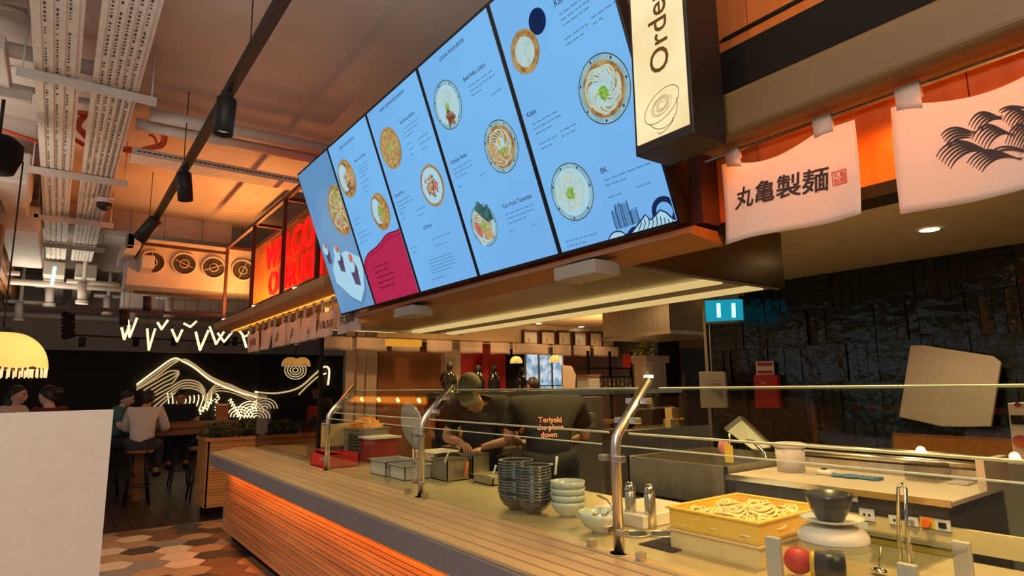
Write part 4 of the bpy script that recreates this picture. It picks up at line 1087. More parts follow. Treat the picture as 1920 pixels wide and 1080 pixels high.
for px, py, z, l in ((1010, 607, 2.635, 'left downlight in the rear kitchen ceiling'), (1090, 613, 2.635, 'right downlight in the rear kitchen ceiling'), (1743, 431, 2.377, 'bright downlight above the noodle machine')):
    P = PZ(px, py, z); t = thing('downlight', l, 'downlight', P)
    MB().lathe([(.05, 0), (.07, -.004), (.07, .0)], P, 20).build('trim_ring', 'whitepl', t); MB().lathe([(.001, -.002), (.05, -.002)], P, 20).build('lit_disc', 'lamp', t, flip=False)
# a soft lit lamp far left
p = PY(103, 500, 9)
tag(MB().tube([p, p+V((-.01, 0, -.22))], .018, 8).build('tube_light', 'cyanw'), 'small pale blue tube light between the ceiling services at the left', 'light')

# ------------------------------------------------------------------ white advertising panel
A = PZ(0, 775, 1.447); B = PZ(213, 768, 1.447); d = (B-A).normalized(); A0 = A-d*.55
n_ = V((d.y, -d.x, 0))*-.03
t = thing('display_board', 'blank white standing board at the lower left', 'board', (A0+B)/2*1.0-V((0, 0, 1.447)))
MB().prism([V((A0.x, A0.y, .03)), V((B.x, B.y, .03)), V((B.x, B.y, 1.447)), V((A0.x, A0.y, 1.447))], n_).build('white_sheet', 'frost', t)
mb = MB(); mb.box(B.x-.25, B.x-.05, B.y-.0, B.y+.3, 0, .03); mb.box(A0.x, A0.x+.2, A0.y, A0.y+.3, 0, .03); mb.build('foot', 'steel', t)

# ------------------------------------------------------------------ planter box, table, stools, small things
t = thing('planter_counter', 'slatted oak planter box standing behind the end of the counter', 'planter', (2.1, 8.4, 0))
mb = MB()
for k in range(22): z = .13+k*.035; mb.box(1.53, 3.2, 8.26, 8.30, z+.002, z+.033)
for k in range(22): z = .13+k*.035; mb.box(1.52, 1.55, 8.26, 8.85, z+.002, z+.033)
mb.box(1.56, 3.2, 8.3, 8.85, .13, .88); mb.build('slatted_body', 'boxwood', t)
MB().box(1.5, 3.22, 8.24, 8.3, .90, .935).box(1.5, 1.56, 8.3, 8.88, .9, .935).build('top_trim', 'boxwood', t)
MB().box(1.58, 3.1, 8.32, 8.8, 0, .13).build('plinth', 'blackrough', t)
def bush(lab, c, R_, n, m='leaf', sz=.07, seed=0, group='plants in the planter box', squash=.7, name='foliage_plant'):
    r = random.Random(seed); t = thing(name, lab, 'plant', c, group); c = V(c)
    mb = MB()
    for i in range(7): a = r.uniform(0, 6.3); mb.tube([c, c+V((math.cos(a)*R_*.3, math.sin(a)*R_*.3, R_*.5)), c+V((math.cos(a)*R_*.7, math.sin(a)*R_*.7, R_*squash))], .004, 5)
    mb.build('stems', 'leaf', t)
    mb = MB()
    for i in range(n):
        a = r.uniform(0, 6.3); e = r.uniform(.1, 1.5); q = R_*r.uniform(.45, 1)
        p = c+V((q*math.cos(a)*math.cos(e), q*math.sin(a)*math.cos(e), q*math.sin(e)*squash+.02))
        d = V((r.uniform(-1, 1), r.uniform(-1, 1), r.uniform(-.3, .9))).normalized(); s_ = d.cross(V((r.uniform(-1, 1), r.uniform(-1, 1), 1))).normalized(); L_ = sz*r.uniform(.6, 1.3)
        up = d.cross(s_)*L_*.12
        mb.add([p, p+d*L_*.4+s_*L_*.24+up, p+d*L_, p+d*L_*.4-s_*L_*.24+up, p+d*L_*.45], [(0, 1, 4), (1, 2, 4), (2, 3, 4), (3, 0, 4)])
    mb.build('leaves', m, t, flip=False)['kind'] = 'stuff'
    return t
bush('dark leafy plant at the left end of the planter box', (1.68, 8.55, .9), .26, 190, seed=1); bush('dark leafy plant second from the left in the planter box', (2.05, 8.55, .9), .28, 200, seed=2)
bush('dark leafy plant nearest the glass in the planter box', (2.45, 8.55, .9), .28, 200, seed=3); bush('dark leafy plant right of the others behind the glass', (2.85, 8.55, .9), .28, 200, seed=4)
p = PY(416, 785, 8.6)
t = thing('table_marker', 'small wooden marker box standing among the dark plants', 'marker', p)
MB().box(p.x-.07, p.x+.07, 8.58, 8.64, p.z-.02, p.z+.19).build('box_body', 'tablewood', t); MB().box(p.x-.055, p.x+.055, 8.575, 8.579, p.z+.165, p.z+.18).build('light_label', 'paper', t)
def table(name, lab, x0, x1, y0, y1, h):
    t = thing(name, lab, 'table', ((x0+x1)/2, (y0+y1)/2, 0))
    mb = MB()
    for k in range(4): a = y0+(y1-y0)*k/4; mb.box(x0, x1, a+.002, a+(y1-y0)/4-.002, h-.06, h)
    mb.build('tabletop', 'tablewood', t, bevel=.004)
    for x in (x0+.03, x1-.15):
        for y in (y0+.03, y1-.15): MB().box(x, x+.12, y, y+.12, 0, h-.06).build('leg', 'tablewood', t, bevel=.004)
    MB().box(x0+.15, x1-.15, y0+.06, y0+.09, h-.16, h-.06).build('apron', 'tablewood', t)
table('high_table', 'chunky brown timber high table in the seating area', .95, 2.35, 10.25, 11.1, 1.03)
st = thing('bar_stool', 'x', 'stool', (0, 0, 0), 'stools in the seating area')
MB().lathe([(.001, .68), (.16, .68), (.17, .70), (.16, .72), (.001, .72)]).build('seat', 'tablewood', st)
for k in range(4):
    a = PI/4+k*PI/2; MB().tube([(.1*math.cos(a), .1*math.sin(a), .68), (.2*math.cos(a), .2*math.sin(a), 0)], .013, 8).build('leg', 'black', st)
MB().tube([(.16*math.cos(a), .16*math.sin(a), .25) for a in [2*PI*i/24 for i in range(24)]], .008, 6, closed=True).build('foot_ring', 'black', st)
first = True
STOOLS = {'navy': (1.72, 11.42), 'white': (1.0, 9.95), 'teal': (.72, 11.0), 'dark': (1.75, 9.85), 'l1': (-.42, 9.95), 'l2': (-.02, 9.15)}
SL_ = {'navy': 'stool under the diner in the navy shirt', 'white': 'stool under the diner in the pale grey shirt', 'teal': 'stool under the diner in the teal top', 'dark': 'empty stool in front of the high table', 'l1': 'stool under the long haired diner facing right at the left', 'l2': 'stool under the diner with a hair bun at the left'}
for k_, (x, y) in STOOLS.items():
    if first: st.location = (x, y, 0); st['label'] = SL_[k_]; first = False
    else: dup(st, (x, y, 0), SL_[k_])
# ------------------------------------------------------------------ people
def person(label, base, face, J, top='blackcloth', legs='denim', skin='skin', hair='hair', cap=None, apron=None, mask=False, long_sleeve=False, bun=False, long_hair=False, head_tilt=(0, 0), scale=1., grip=.6, name='person', extra=None):
    """J: joints in a local frame, +y forward, +x to the figure's right; z up from the floor"""
    t = thing(name, label, 'person', base)
    f = V((face[0], face[1], 0)).normalized(); r_ = V((f.y, -f.x, 0))
    T = Matrix((r_, f, V((0, 0, 1)))).transposed().to_4x4(); T.translation = V(base)
    T = T @ Matrix.Scale(scale, 4)
    g = lambda k: V(J[k])
    def chain(spec, edges): 
        vs, fs = skin_mesh([(V(p), a, b) for p, a, b in spec], edges)
        return [T @ v for v in vs], fs
    pel, sp, ch, nk = g('pelvis'), g('spine'), g('chest'), g('neck')
    # body
    spec = [(pel, .115, .09), (sp, .10, .08), (ch, .10, .075), (nk-(nk-ch)*.25, .065, .06), (nk, .052, .052), (nk+(g('head')-nk)*.55, .05, .05)]
    ed = [(0, 1), (1, 2), (2, 3), (3, 4), (4, 5)]
    for s in ('L', 'R'):
        b = len(spec)
        spec += [(g('sh'+s), .055, .055), (g('el'+s), .04, .04), (g('wr'+s).lerp(g('el'+s), .5), .038, .036), (g('wr'+s), .026, .022)]
        ed += [(2, b), (b, b+1), (b+1, b+2), (b+2, b+3)]
        b = len(spec); hp = g('hip'+s)
        spec += [(hp, .085, .085), (hp.lerp(g('kn'+s), .5), .075, .075), (g('kn'+s), .055, .055), (g('kn'+s).lerp(g('an'+s), .4), .052, .052), (g('an'+s), .036, .036), (g('an'+s)+V((0, .13, -.05)), .03, .025)]
        ed += [(0, b), (b, b+1), (b+1, b+2), (b+2, b+3), (b+3, b+4), (b+4, b+5)]
    vs, fs = chain(spec, ed)
    mb = MB(); mb.add(vs, fs, 0, True)
    hd = g('head'); HT = T @ Matrix.Translation(hd) @ Matrix.Rotation(head_tilt[1], 4, 'Z') @ Matrix.Rotation(head_tilt[0], 4, 'X')
    # head shaped from a grid: skull, jaw, brow, nose
    def hf(u, v):
        a = 2*PI*u; e = PI*v-PI/2
        x = .076*math.cos(e)*math.sin(a); y = .095*math.cos(e)*math.cos(a); z = .118*math.sin(e)
        if z < 0: k = 1-.32*(-z/.118); x *= k; y *= (.85+.15*k) if y > 0 else k*.9
        if y > 0:
            nose = math.exp(-((a if a < PI else a-2*PI)/.16)**2)*math.exp(-((z+.012)/.022)**2); y += .022*nose
            y -= .008*math.exp(-((z-.018)/.014)**2)*math.exp(-((abs(a if a < PI else a-2*PI)-.36)/.2)**2)
            y += .006*math.exp(-((z+.052)/.01)**2)*math.exp(-((a if a < PI else a-2*PI)/.3)**2)
        return HT @ V((x, y, z))
    mb.grid(hf, 36, 24)
    for s in (-1, 1): mb.sphere(HT @ V((s*.077, -.005, -.01)), .022, sc=(.4, .7, 1.2), seg=10, rings=6)
    # hands with five fingers
    for s, sg in (('L', -1), ('R', 1)):
        w_, e_ = g('wr'+s), g('el'+s); d = (w_-e_).normalized()
        hd_ = V(J.get('hd'+s, d)).normalized(); pal = V(J.get('pn'+s, (0, 0, -1))); side = hd_.cross(pal).normalized(); pal = side.cross(hd_).normalized()
        pc = w_+hd_*.045
        mb.grid(lambda u, v: T @ (pc+hd_*(.048*math.sin(PI*v-PI/2))+side*(.040*math.cos(PI*v-PI/2)*math.cos(2*PI*u))+pal*(.016*math.cos(PI*v-PI/2)*math.sin(2*PI*u))), 14, 8)
        for k, (o, L_) in enumerate(((-.030, .058), (-.010, .070), (.010, .074), (.029, .066))):
            b = pc+hd_*.034+side*o; c1 = grip*(.6+.15*k); c2 = c1+grip*.9; c3 = c2+grip*.6
            p1 = b+(hd_*math.cos(c1*.5)+pal*math.sin(c1*.5))*L_*.45; p2 = p1+(hd_*math.cos(c2)+pal*math.sin(c2))*L_*.32; p3 = p2+(hd_*math.cos(c3)+pal*math.sin(c3))*L_*.26
            mb.tube([T @ q for q in (b, p1, p2, p3)], [.0095, .0085, .0075, .0055], 8)
        th = side*(.036*(1 if s == 'L' else -1)); b = pc-hd_*.012+th*.8
        p1 = b+(th.normalized()*.75+hd_*.6+pal*.35)*.034; p2 = p1+(hd_*.9+pal*.5)*.03
        mb.tube([T @ q for q in (b, p1, p2)], [.012, .0095, .007], 8)
    body = mb.build('body', skin, t)
    # face features
    m2 = MB()
    for s in (-1, 1):
        m2.sphere(HT @ V((s*.03, .083, .014)), .0095, sc=(1.4, .6, .7), seg=8, rings=5)
        m2.bar(HT @ V((s*.016, .094, .034)), HT @ V((s*.045, .084, .036)), .006, .004)
    m2.build('eyes', 'hair', body)
    m2 = MB(); m2.sphere(HT @ V((0, .085, -.052)), .02, sc=(1, .35, .32), seg=10, rings=6); m2.build('mouth', M['lips'], body)
    # clothes
    spec = [(pel+V((0, 0, -.10)), .165, .135), (sp, .155, .13), (ch, .18, .145), (nk-(nk-ch)*.3, .10, .09)]; ed = [(0, 1), (1, 2), (2, 3)]
    for s in ('L', 'R'):
        b = len(spec); sh, el, wr = g('sh'+s), g('el'+s), g('wr'+s)
        if long_sleeve: spec += [(sh, .085, .085), (el, .06, .06), (el.lerp(wr, .92), .04, .036)]; ed += [(2, b), (b, b+1), (b+1, b+2)]
        else: spec += [(sh, .09, .09), (sh.lerp(el, .75), .075, .075)]; ed += [(2, b), (b, b+1)]
    vs, fs = chain(spec, ed); MB().add(vs, fs, 0, True).build('shirt', top, t)
    spec = [(pel, .145, .12)]; ed = []
    for s in ('L', 'R'):
        b = len(spec); hp, kn, an = g('hip'+s), g('kn'+s), g('an'+s)
        spec += [(hp, .105, .105), (kn, .078, .078), (kn.lerp(an, .92), .06, .06)]; ed += [(0, b), (b, b+1), (b+1, b+2)]
    vs, fs = chain(spec, ed); MB().add(vs, fs, 0, True).build('trousers', legs, t)
    for s in ('L', 'R'):
        a = g('an'+s); m3 = MB(); m3.sphere(T @ (a+V((0, .06, -.045))), .055, sc=(.9, 2.2, .8), T=Matrix.Rotation(math.atan2(-f.x, f.y), 4, 'Z'), seg=12, rings=8); m3.build('shoe', 'blackrough', t)
    if hair:
        def hh(u, v):
            a = 2*PI*u; e = PI/2*v*1.25; ca = math.cos(a)
            lim = .25 if ca > .3 else (1.25 if not long_hair else 1.7)
            e = -PI/2+e if False else e
            th = v*(.95+1.15*(1-ca)/2)
            R_ = (.083, .104, .124); x = R_[0]*math.sin(th)*math.sin(a); y = R_[1]*math.sin(th)*ca-.006; z = R_[2]*math.cos(th)
            return HT @ V((x, y, z+.004))
        mh = MB().grid(hh, 30, 10)
        if long_hair: mh.sphere(HT @ V((0, -.06, -.1)), .085, sc=(1, .7, 1.7))
        if bun: mh.sphere(HT @ V((0, -.12, .05)), .05)
        mh.build('hair', hair, t, solid=.008)
    if cap:
        def cf(u, v):
            a = 2*PI*u; th = v*1.42; return HT @ V((.090*math.sin(th)*math.sin(a), .110*math.sin(th)*math.cos(a)-.004, .122*math.cos(th)+.014))
        mc = MB().grid(cf, 28, 8)
        mc.grid(lambda u, v: HT @ V(((u-.5)*.15, .10+.07*v*(1-(2*u-1)**2*.5), .036-.02*v-.012*(2*u-1)**2)), 8, 4)
        mc.build('cap', cap, t, solid=.006)
    if mask:
        MB().grid(lambda u, v: HT @ V((.082*math.sin((u-.5)*2.4), .104*math.cos((u-.5)*2.2)+.004+.01*(1-abs(2*v-1)), -.005-.08*v)), 14, 6).build('face_mask', 'mask', t, solid=.003)
    if apron:
        MB().grid(lambda u, v: T @ (ch.lerp(pel+V((0, .02, -.45)), v)+V(((u-.5)*(.2+.25*v), .15+.02*v-.04*(2*u-1)**2, .02))), 12, 12).build('apron', apron, t, solid=.006)
    return t, T
M['lips'] = mat('lips', (.42, .14, .1), .5)
def standing(bend=0., hx=.18, head_fwd=.05, z=1., hands=None):
    """standing joints, bend in radians forward at the hips"""
    c, s = math.cos(bend), math.sin(bend)
    def up(x, y, zz): return (x, y*c+(zz-.95)*s, .95+(zz-.95)*c-y*s)
    J = dict(pelvis=(0, 0, .96), spine=up(0, 0, 1.12), chest=up(0, .01, 1.32), neck=up(0, .02, 1.50), head=up(0, head_fwd, 1.60))
    for k, sg in (('L', -1), ('R', 1)):
        J['sh'+k] = up(sg*.19, 0, 1.40); J['hip'+k] = (sg*.1, 0, .90); J['kn'+k] = (sg*.11, .02, .5); J['an'+k] = (sg*.11, -.02, .09)
        J['el'+k] = up(sg*.25, .02, 1.13); J['wr'+k] = up(sg*.2, .2, 1.02)
    if hands: J.update(hands)
    return J
def seated(h=.72, lean=.15, hands=None):
    c, s = math.cos(lean), math.sin(lean)
    def up(x, y, zz): return (x, y*c+zz*s, h+.08+zz*c-y*s)
    J = dict(pelvis=(0, 0, h+.09), spine=up(0, 0, .17), chest=up(0, .01, .36), neck=up(0, .02, .52), head=up(0, .04, .62))
    for k, sg in (('L', -1), ('R', 1)):
        J['sh'+k] = up(sg*.18, 0, .44); J['hip'+k] = (sg*.1, .02, h+.05); J['kn'+k] = (sg*.13, .40, h+.04); J['an'+k] = (sg*.12, .36, h-.34)
        J['el'+k] = up(sg*.26, .12, .22); J['wr'+k] = up(sg*.16, .34, .24)
    if hands: J.update(hands)
    return J
# chef preparing food behind the counter
J = standing(.30, hands={'elR': (.30, .16, 1.12), 'wrR': (.06, .36, 1.10), 'elL': (-.30, .18, 1.12), 'wrL': (-.10, .40, 1.07), 'hdR': (-.6, .6, -.3), 'hdL': (.5, .7, -.4)})
J['head'] = (0, .36, 1.50); J['neck'] = (0, .245, 1.41)
person('cook in a black t-shirt and olive cap bending over the counter, hands in front', (2.88, 4.28, -.02), (-.82, -.57), J, cap='olive', mask=True, apron='blackcloth', legs='blackcloth', head_tilt=(-.5, 0))
J = standing(.42, hands={'elR': (.27, .3, 1.05), 'wrR': (.18, .5, 1.0), 'elL': (-.27, .3, 1.05), 'wrL': (-.18, .5, 1.0)})
J['head'] = (.0, .52, 1.20); J['neck'] = (0, .38, 1.27); J['chest'] = (0, .17, 1.24); J['spine'] = (0, .05, 1.08); J['shL'] = (-.2, .22, 1.27); J['shR'] = (.2, .22, 1.27)
ch2, T2_ = person('cook in a black t-shirt with red printed words, bent forward with back turned', (2.78, 3.37, 0), (.60, .80), J, cap='blackcloth', apron=None, legs='blackcloth', head_tilt=(-.9, 0), scale=1.07)
bk = PX(1031, 792, 2.50)
c = V((2.78, 3.37, 0)); f = V((.6, .8, 0)).normalized(); 
def back_project(o):
    # lay the lettering onto the curved back
    off = wloc(ch2)
    sh = [x for x in ch2.children if x.name.startswith('shirt')][0]
    bm = bmesh.new(); bm.from_mesh(sh.data)
    from mathutils.bvhtree import BVHTree
    bvh = BVHTree.FromBMesh(bm)
    for v in o.data.vertices:
        h, n, i, d = bvh.ray_cast(v.co-f*1.2, f)
        if h: v.co = h-f*.004
    bm.free()
for i, (s_, px, py) in enumerate((('Teriyaki', 1013, 798), ('the place', 1010, 813), ('down', 1017, 827))):
    P = PY(px, py, 3.12); T = frame(P, V((f.y, -f.x, 0)), (0, 0, 1))
    back_project(text('back_print', s_, .05, 'redprint', ch2, T, bold=.0008))
# diners
person('diner in a navy shirt looking down at the high table, neon behind', (1.66, 11.45, 0), (-.1, -1), seated(.73, .22), top='navycloth', head_tilt=(-.4, 0), long_sleeve=False)
person('diner in a pale grey long sleeved shirt seen from behind, leaning on the table', (1.0, 9.95, 0), (.35, .94), seated(.73, .25), top='whiteshirt', long_sleeve=True)
person('diner in a teal top half hidden by the pale shirted diner', (.72, 11.0, 0), (.9, -.3), seated(.72, .2), top='tealshirt', skin='skin2', head_tilt=(-.3, 0))
person('long haired diner in a light top facing right behind the white board', (-.42, 9.95, 0), (.9, -.43), seated(.73, .02), top='whiteshirt', skin='skin2', long_hair=True, long_sleeve=True, scale=1.03)
person('diner with a dark hair bun seen from behind, behind the white board', (-.02, 9.15, 0), (-.75, .66), seated(.72, .02), top='maroon', skin='skin2', bun=True, long_sleeve=True, scale=1.03)
p = PY(838, 700, 7.0)
person('man in a dark navy cap and maroon top behind the pass', (p.x, 7.0, -.02), (-.5, -.85), standing(.1), top='maroon', cap='navycloth', head_tilt=(-.3, 0), scale=1.0)
p = PY(1016, 700, 7.2)
person('person in an olive hooded top seen from behind beyond the pass', (p.x, 7.2, -.02), (-.1, 1), standing(.25), top='olive', long_sleeve=True, scale=.98)
p = PY(596, 720, 9.7)
person('person in a black top with a red scarf beyond the glass partition', (p.x, 9.7, -.02), (-.6, -.8), standing(.05), top='blackcloth', cap='blackcloth', long_sleeve=True, apron='red', scale=.95)

# ------------------------------------------------------------------ things on the counter behind the glass
TOP = .90
def P0(px, py, z=TOP): return PZ(px, py, z)
bw = thing('bowl', '', 'bowl', (0, 0, 0))
BOWLP = [(.001, .0), (.032, .0), (.034, .008), (.06, .024), (.079, .052), (.083, .07), (.079, .07), (.074, .054), (.055, .03), (.001, .016)]
MB().lathe(BOWLP, seg=30).build('bowl_body', 'ceramic', bw)
MB().lathe([(.083, .07), (.0845, .0715), (.0815, .0735), (.079, .07)], seg=30).build('rim', 'grey', bw)
first = True
def stack(px, py, n, dz, sc, what, grp, xoff=(0, 0)):
    global first
    p = P0(px, py); r = random.Random(px)
    for k in range(n):
        where = 'lowest' if k == 0 else ('topmost' if k == n-1 else f'number {k+1} from the bottom')
        L_ = f'black ceramic bowl, {where} of the {what}'; loc = p+V((r.uniform(-.003, .003)+xoff[0], r.uniform(-.003, .003)+xoff[1], k*dz))
        if first: bw.location = loc; bw['label'] = L_; bw['group'] = grp; bw.scale = (sc,)*3; first = False
        else: dup(bw, loc, L_, sc=sc, group=grp)
stack(968, 955, 13, .0135, 1.06, 'left black bowl stack', 'left stack of black bowls')
stack(1001, 962, 12, .0135, 1.04, 'right black bowl stack', 'right stack of black bowls')
# greenish bowls further along
gb = thing('bowl', '', 'bowl', (0, 0, 0)); MB().lathe(BOWLP, seg=28).build('bowl_body', 'ceramicg', gb)
p = P0(674, 862)
for k in range(6):
    L_ = f'dark green bowl, {["lowest", "second", "third", "fourth", "fifth", "topmost"][k]} of the green stack beside the red boxes'
    if k == 0: gb.location = p; gb['label'] = L_; gb['group'] = 'stack of dark green bowls'; gb.scale = (1.25,)*3
    else: dup(gb, p+V((0, 0, k*.026)), L_, sc=1.25, group='stack of dark green bowls')
cb = thing('bowl', '', 'bowl', (0, 0, 0)); MB().lathe(BOWLP, seg=28).build('bowl_body', 'ceramicw', cb); 
p = P0(1066, 968)
for k in range(4):
    L_ = f'pale blue green bowl, {["lowest", "second", "third", "topmost"][k]} of the stack right of the black bowls'
    if k == 0: cb.location = p; cb['label'] = L_; cb['group'] = 'stack of pale bowls'; cb.scale = (1.0,)*3
    else: dup(cb, p+V((0, 0, k*.03)), L_, sc=1.0, group='stack of pale bowls')
dup(cb, P0(1128, 998), 'pale green bowl alone beside the nearest steel post', sc=1.18, group='stack of pale bowls')['group'] = 'single pale bowls'
# steel ladle leaning on that bowl
p = P0(1128, 998)+V((0, 0, .07))
t = thing('ladle', 'steel ladle resting in the pale green bowl', 'ladle', p)
MB().tube([p+V((0, 0, -.02)), p+V((.03, -.04, .03)), p+V((.06, .02, .05)), p+V((.1, .12, .05))], .005, 8).build('handle', 'steel', t)
MB().lathe([(.001, -.03), (.02, -.025), (.03, -.01), (.032, 0)], p+V((-.01, 0, 0)), 16).build('ladle_cup', 'steel', t)
# white board block
a, b = P0(1098, 962, .93), P0(1214, 955, .93)
t = MB().box(min(a.x, b.x)+.05, min(a.x, b.x)+.42, 1.86, 2.16, .90, .955).build('marble_board', 'whitepl', bevel=.006); tag(t, 'thick white board behind the pale green bowl', 'board')
for px, py, l in ((1184, 984, 'left of the two slim steel shakers by the nearest post'), (1221, 990, 'right of the two slim steel shakers by the nearest post')):
    p = P0(px, py); t = thing('steel_shaker', l, 'shaker', p)
    MB().lathe([(.001, 0), (.024, 0), (.024, .14), (.02, .145), (.001, .145)], p, 18).build('shaker_body', 'steel', t)
    MB().lathe([(.024, .145), (.024, .165), (.014, .178), (.001, .18)], p, 18).build('shaker_cap', 'chrome', t)
for px, py, l in ((1192, 1003, 'left round black well lid on the worktop'), (1240, 1003, 'right round black well lid on the worktop')):
    p = P0(px, py); t = thing('sauce_well', l, 'well', p)
    MB().lathe([(.058, .0), (.062, .006), (.054, .008), (.052, .0)], p, 24).build('steel_ring', 'steel', t); MB().lathe([(.001, .003), (.053, .003)], p, 24).build('well_lid', 'black', t, flip=False)
p = P0(1240, 1022)
t = MB().box(p.x-.06, p.x+.10, p.y-.10, p.y+.06, .9, .904).build('slot_tray', 'blackrough'); tag(t, 'dark shallow slot tray beside the yellow boxes', 'tray')
# red boxes etc at the far end
a = P0(582, 872); 
t = thing('red_box', 'glossy red open box left of the second steel post', 'box', (a.x+.12, a.y-.15, .9)); x0, y1 = a.x, a.y
mb = MB(); mb.box(x0, x0+.012, y1-.34, y1, .9, 1.0); mb.box(x0+.26, x0+.272, y1-.34, y1, .9, 1.0); mb.box(x0, x0+.272, y1-.012, y1, .9, 1.0); mb.box(x0, x0+.272, y1-.34, y1-.328, .9, 1.0); mb.box(x0, x0+.272, y1-.34, y1, .9, .91)
mb.build('box_body', 'red', t, bevel=.002)
mb = MB(); T = Matrix.Translation((x0+.14, y1-.17, 1.0)) @ Matrix.Rotation(.2, 4, 'Y'); mb.box(-.14, .14, -.15, .15, 0, .006, 0, T); mb.build('lid', 'red', t)
t = thing('red_tub', 'taller dull red tub with a pale rim behind the red box', 'tub', (2.2, 5.1, .9))
MB().box(2.12, 2.36, 4.85, 5.25, .9, 1.09).build('tub_body', 'redtub', t, bevel=.01); mb = MB(); mb.box(2.1, 2.38, 4.83, 5.27, 1.09, 1.105); mb.build('rim', 'whitepl', t)
P = PY(594, 823, 5.5); Q = PY(665, 795, 5.5)
t = MB().prism([(P.x, 5.5, 1.0), (Q.x, 5.46, 1.0), (Q.x, 5.46, Q.z+.02), (P.x, 5.5, Q.z)], (0, .02, 0)).cyl((P.x+.13, 5.49, P.z+.02), .02, .012, T=Matrix.Rotation(PI/2, 4, 'X')).build('chopping_board', 'ycream'); tag(t, 'cream chopping board with a hole standing behind the red boxes', 'chopping board')
MB_ = MB().box(P.x, Q.x, 5.48, 5.75, .9, 1.0).build('board_stand', 'steeld'); tag(MB_, 'dull steel block under the cream chopping board', 'stand')
# tray of yellow fry on a tub
P = PY(692, 800, 5.2)
t = thing('food_tub', 'grey steel tub heaped with golden fried batter', 'tub', (P.x, 5.2, .9))
MB().box(P.x-.13, P.x+.14, 5.1, 5.45, .9, P.z-.02).build('tub_body', 'grey', t, bevel=.006)
mb = MB(); mb.box(P.x-.14, P.x+.15, 5.09, 5.46, P.z-.02, P.z-.005); mb.build('rim', 'steel', t)
def heap(c, R_, h, m, lab, name, seed=0, n=60, sx=1.):
    r = random.Random(seed); mb = MB()
    mb.grid(lambda u, v: V((c[0]+R_*v*math.cos(2*PI*u)*sx, c[1]+R_*v*math.sin(2*PI*u), c[2]+h*(1-v*v))), 20, 6)
    for i in range(n):
        a = r.uniform(0, 6.3); q = R_*math.sqrt(r.random()); z = h*(1-(q/R_)**2)
        mb.sphere((c[0]+q*math.cos(a)*sx, c[1]+q*math.sin(a), c[2]+z), r.uniform(.008, .02), seg=6, rings=4)
    o = mb.build(name, m); tag(o, lab, 'food'); o['kind'] = 'stuff'; return o
heap((P.x, 5.27, P.z-.005), .145, .075, 'orangefood', 'golden orange fried batter heaped on the grey tub', 'fried_batter', 3)
# round tray / splash disc
cpt = PX(771, 797, 2.02)
t = thing('round_splash_disc', 'large round translucent steel disc standing on the counter', 'disc', (cpt.x, cpt.y, .9))
RT = Matrix.Rotation(math.radians(78), 4, 'Y')
MB().lathe([(.001, 0), (.155, 0), (.165, .008), (.155, .012), (.001, .006)], cpt, 40, 0, RT).build('disc', 'greyl', t)
MB().lathe([(.158, -.002), (.168, .004), (.158, .014)], cpt, 40, 0, RT).build('rim', 'steel', t)
MB().tube([(cpt.x+.02, cpt.y, cpt.z-.16), (cpt.x+.02, cpt.y, .905)], .008).cyl((cpt.x+.02, cpt.y, .9), .07, .01).build('stand', 'steel', t)
# chafing trays and pots by the cook
def pan(px, py, w_, d_, h_, lab, m='steel', name='steel_pan', z=TOP, fill=None):
    p = P0(px, py, z); t = thing(name, lab, 'pan', p)
    mb = MB(); x0, x1, y0, y1 = p.x-w_/2, p.x+w_/2, p.y-d_/2, p.y+d_/2; k = .006
    mb.box(x0, x1, y0, y1, z, z+k); mb.box(x0, x0+k, y0, y1, z, z+h_); mb.box(x1-k, x1, y0, y1, z, z+h_); mb.box(x0, x1, y0, y0+k, z, z+h_); mb.box(x0, x1, y1-k, y1, z, z+h_)
    mb.build('pan_body', m, t)
    mb = MB(); e = .012
    for q in ((x0-e, x1+e, y0-e, y0), (x0-e, x1+e, y1, y1+e), (x0-e, x0, y0, y1), (x1, x1+e, y0, y1)): mb.box(*q, z+h_, z+h_+.004)
    mb.build('rim', 'chrome' if m == 'steel' else m, t)
    if fill: MB().box(x0+k, x1-k, y0+k, y1-k, z+h_*.55, z+h_*.6).build('contents', fill, t)
    return t
pan(735, 888, .22, .26, .10, 'grey insert pan left of the middle steel post', 'greyl', fill='grey')
pan(770, 896, .2, .22, .09, 'second grey insert pan beside the middle steel post', 'greyl', fill='grey')
pan(845, 898, .17, .2, .13, 'square steel pan right of the middle steel post', fill='ycream')
pan(890, 893, .14, .17, .15, 'small deep steel pan in front of the cook', fill='grey')
pan(925, 905, .16, .22, .05, 'shallow steel tray left of the black bowls', fill='ycream')
pan(822, 862, .26, .34, .07, 'wide white tray stack beside the cook', 'whitepl')
p = P0(850, 862, .98); t = thing('frying_pan', 'round dark pan under the hands of the cook', 'pan', p)
MB().lathe([(.001, 0), (.11, 0), (.125, .04), (.119, .04), (.105, .006), (.001, .006)], p, 30).build('pan_body', 'black', t); MB().cyl(p+V((0, 0, -.08)), .09, .08).build('stand', 'steeld', t)
for i, (a, b, m, l, r) in enumerate((((833, 868), (842, 846), 'whitepl', 'pale spatula standing in the square steel pan', .006), ((872, 893), (877, 868), 'orangepl', 'orange red spoon in front of the small steel pan', .008), ((922, 898), (930, 872), 'whitepl', 'pale handle standing left of the black bowls', .006), ((1041, 890), (1044, 856), 'whitepl', 'pale upright handle behind the black bowls', .007), ((976, 876), (1036, 870), 'whitepl', 'pale wooden paddle lying across the black bowls', .005))):
    A = PX(*a, 2.0); B = PX(*b, 2.03)
    o = MB().tube([A, A.lerp(B, .5), B], [r, r*.8, r*1.1], 8).build('utensil', m); tag(o, l, 'utensil')
p = P0(872, 896); 
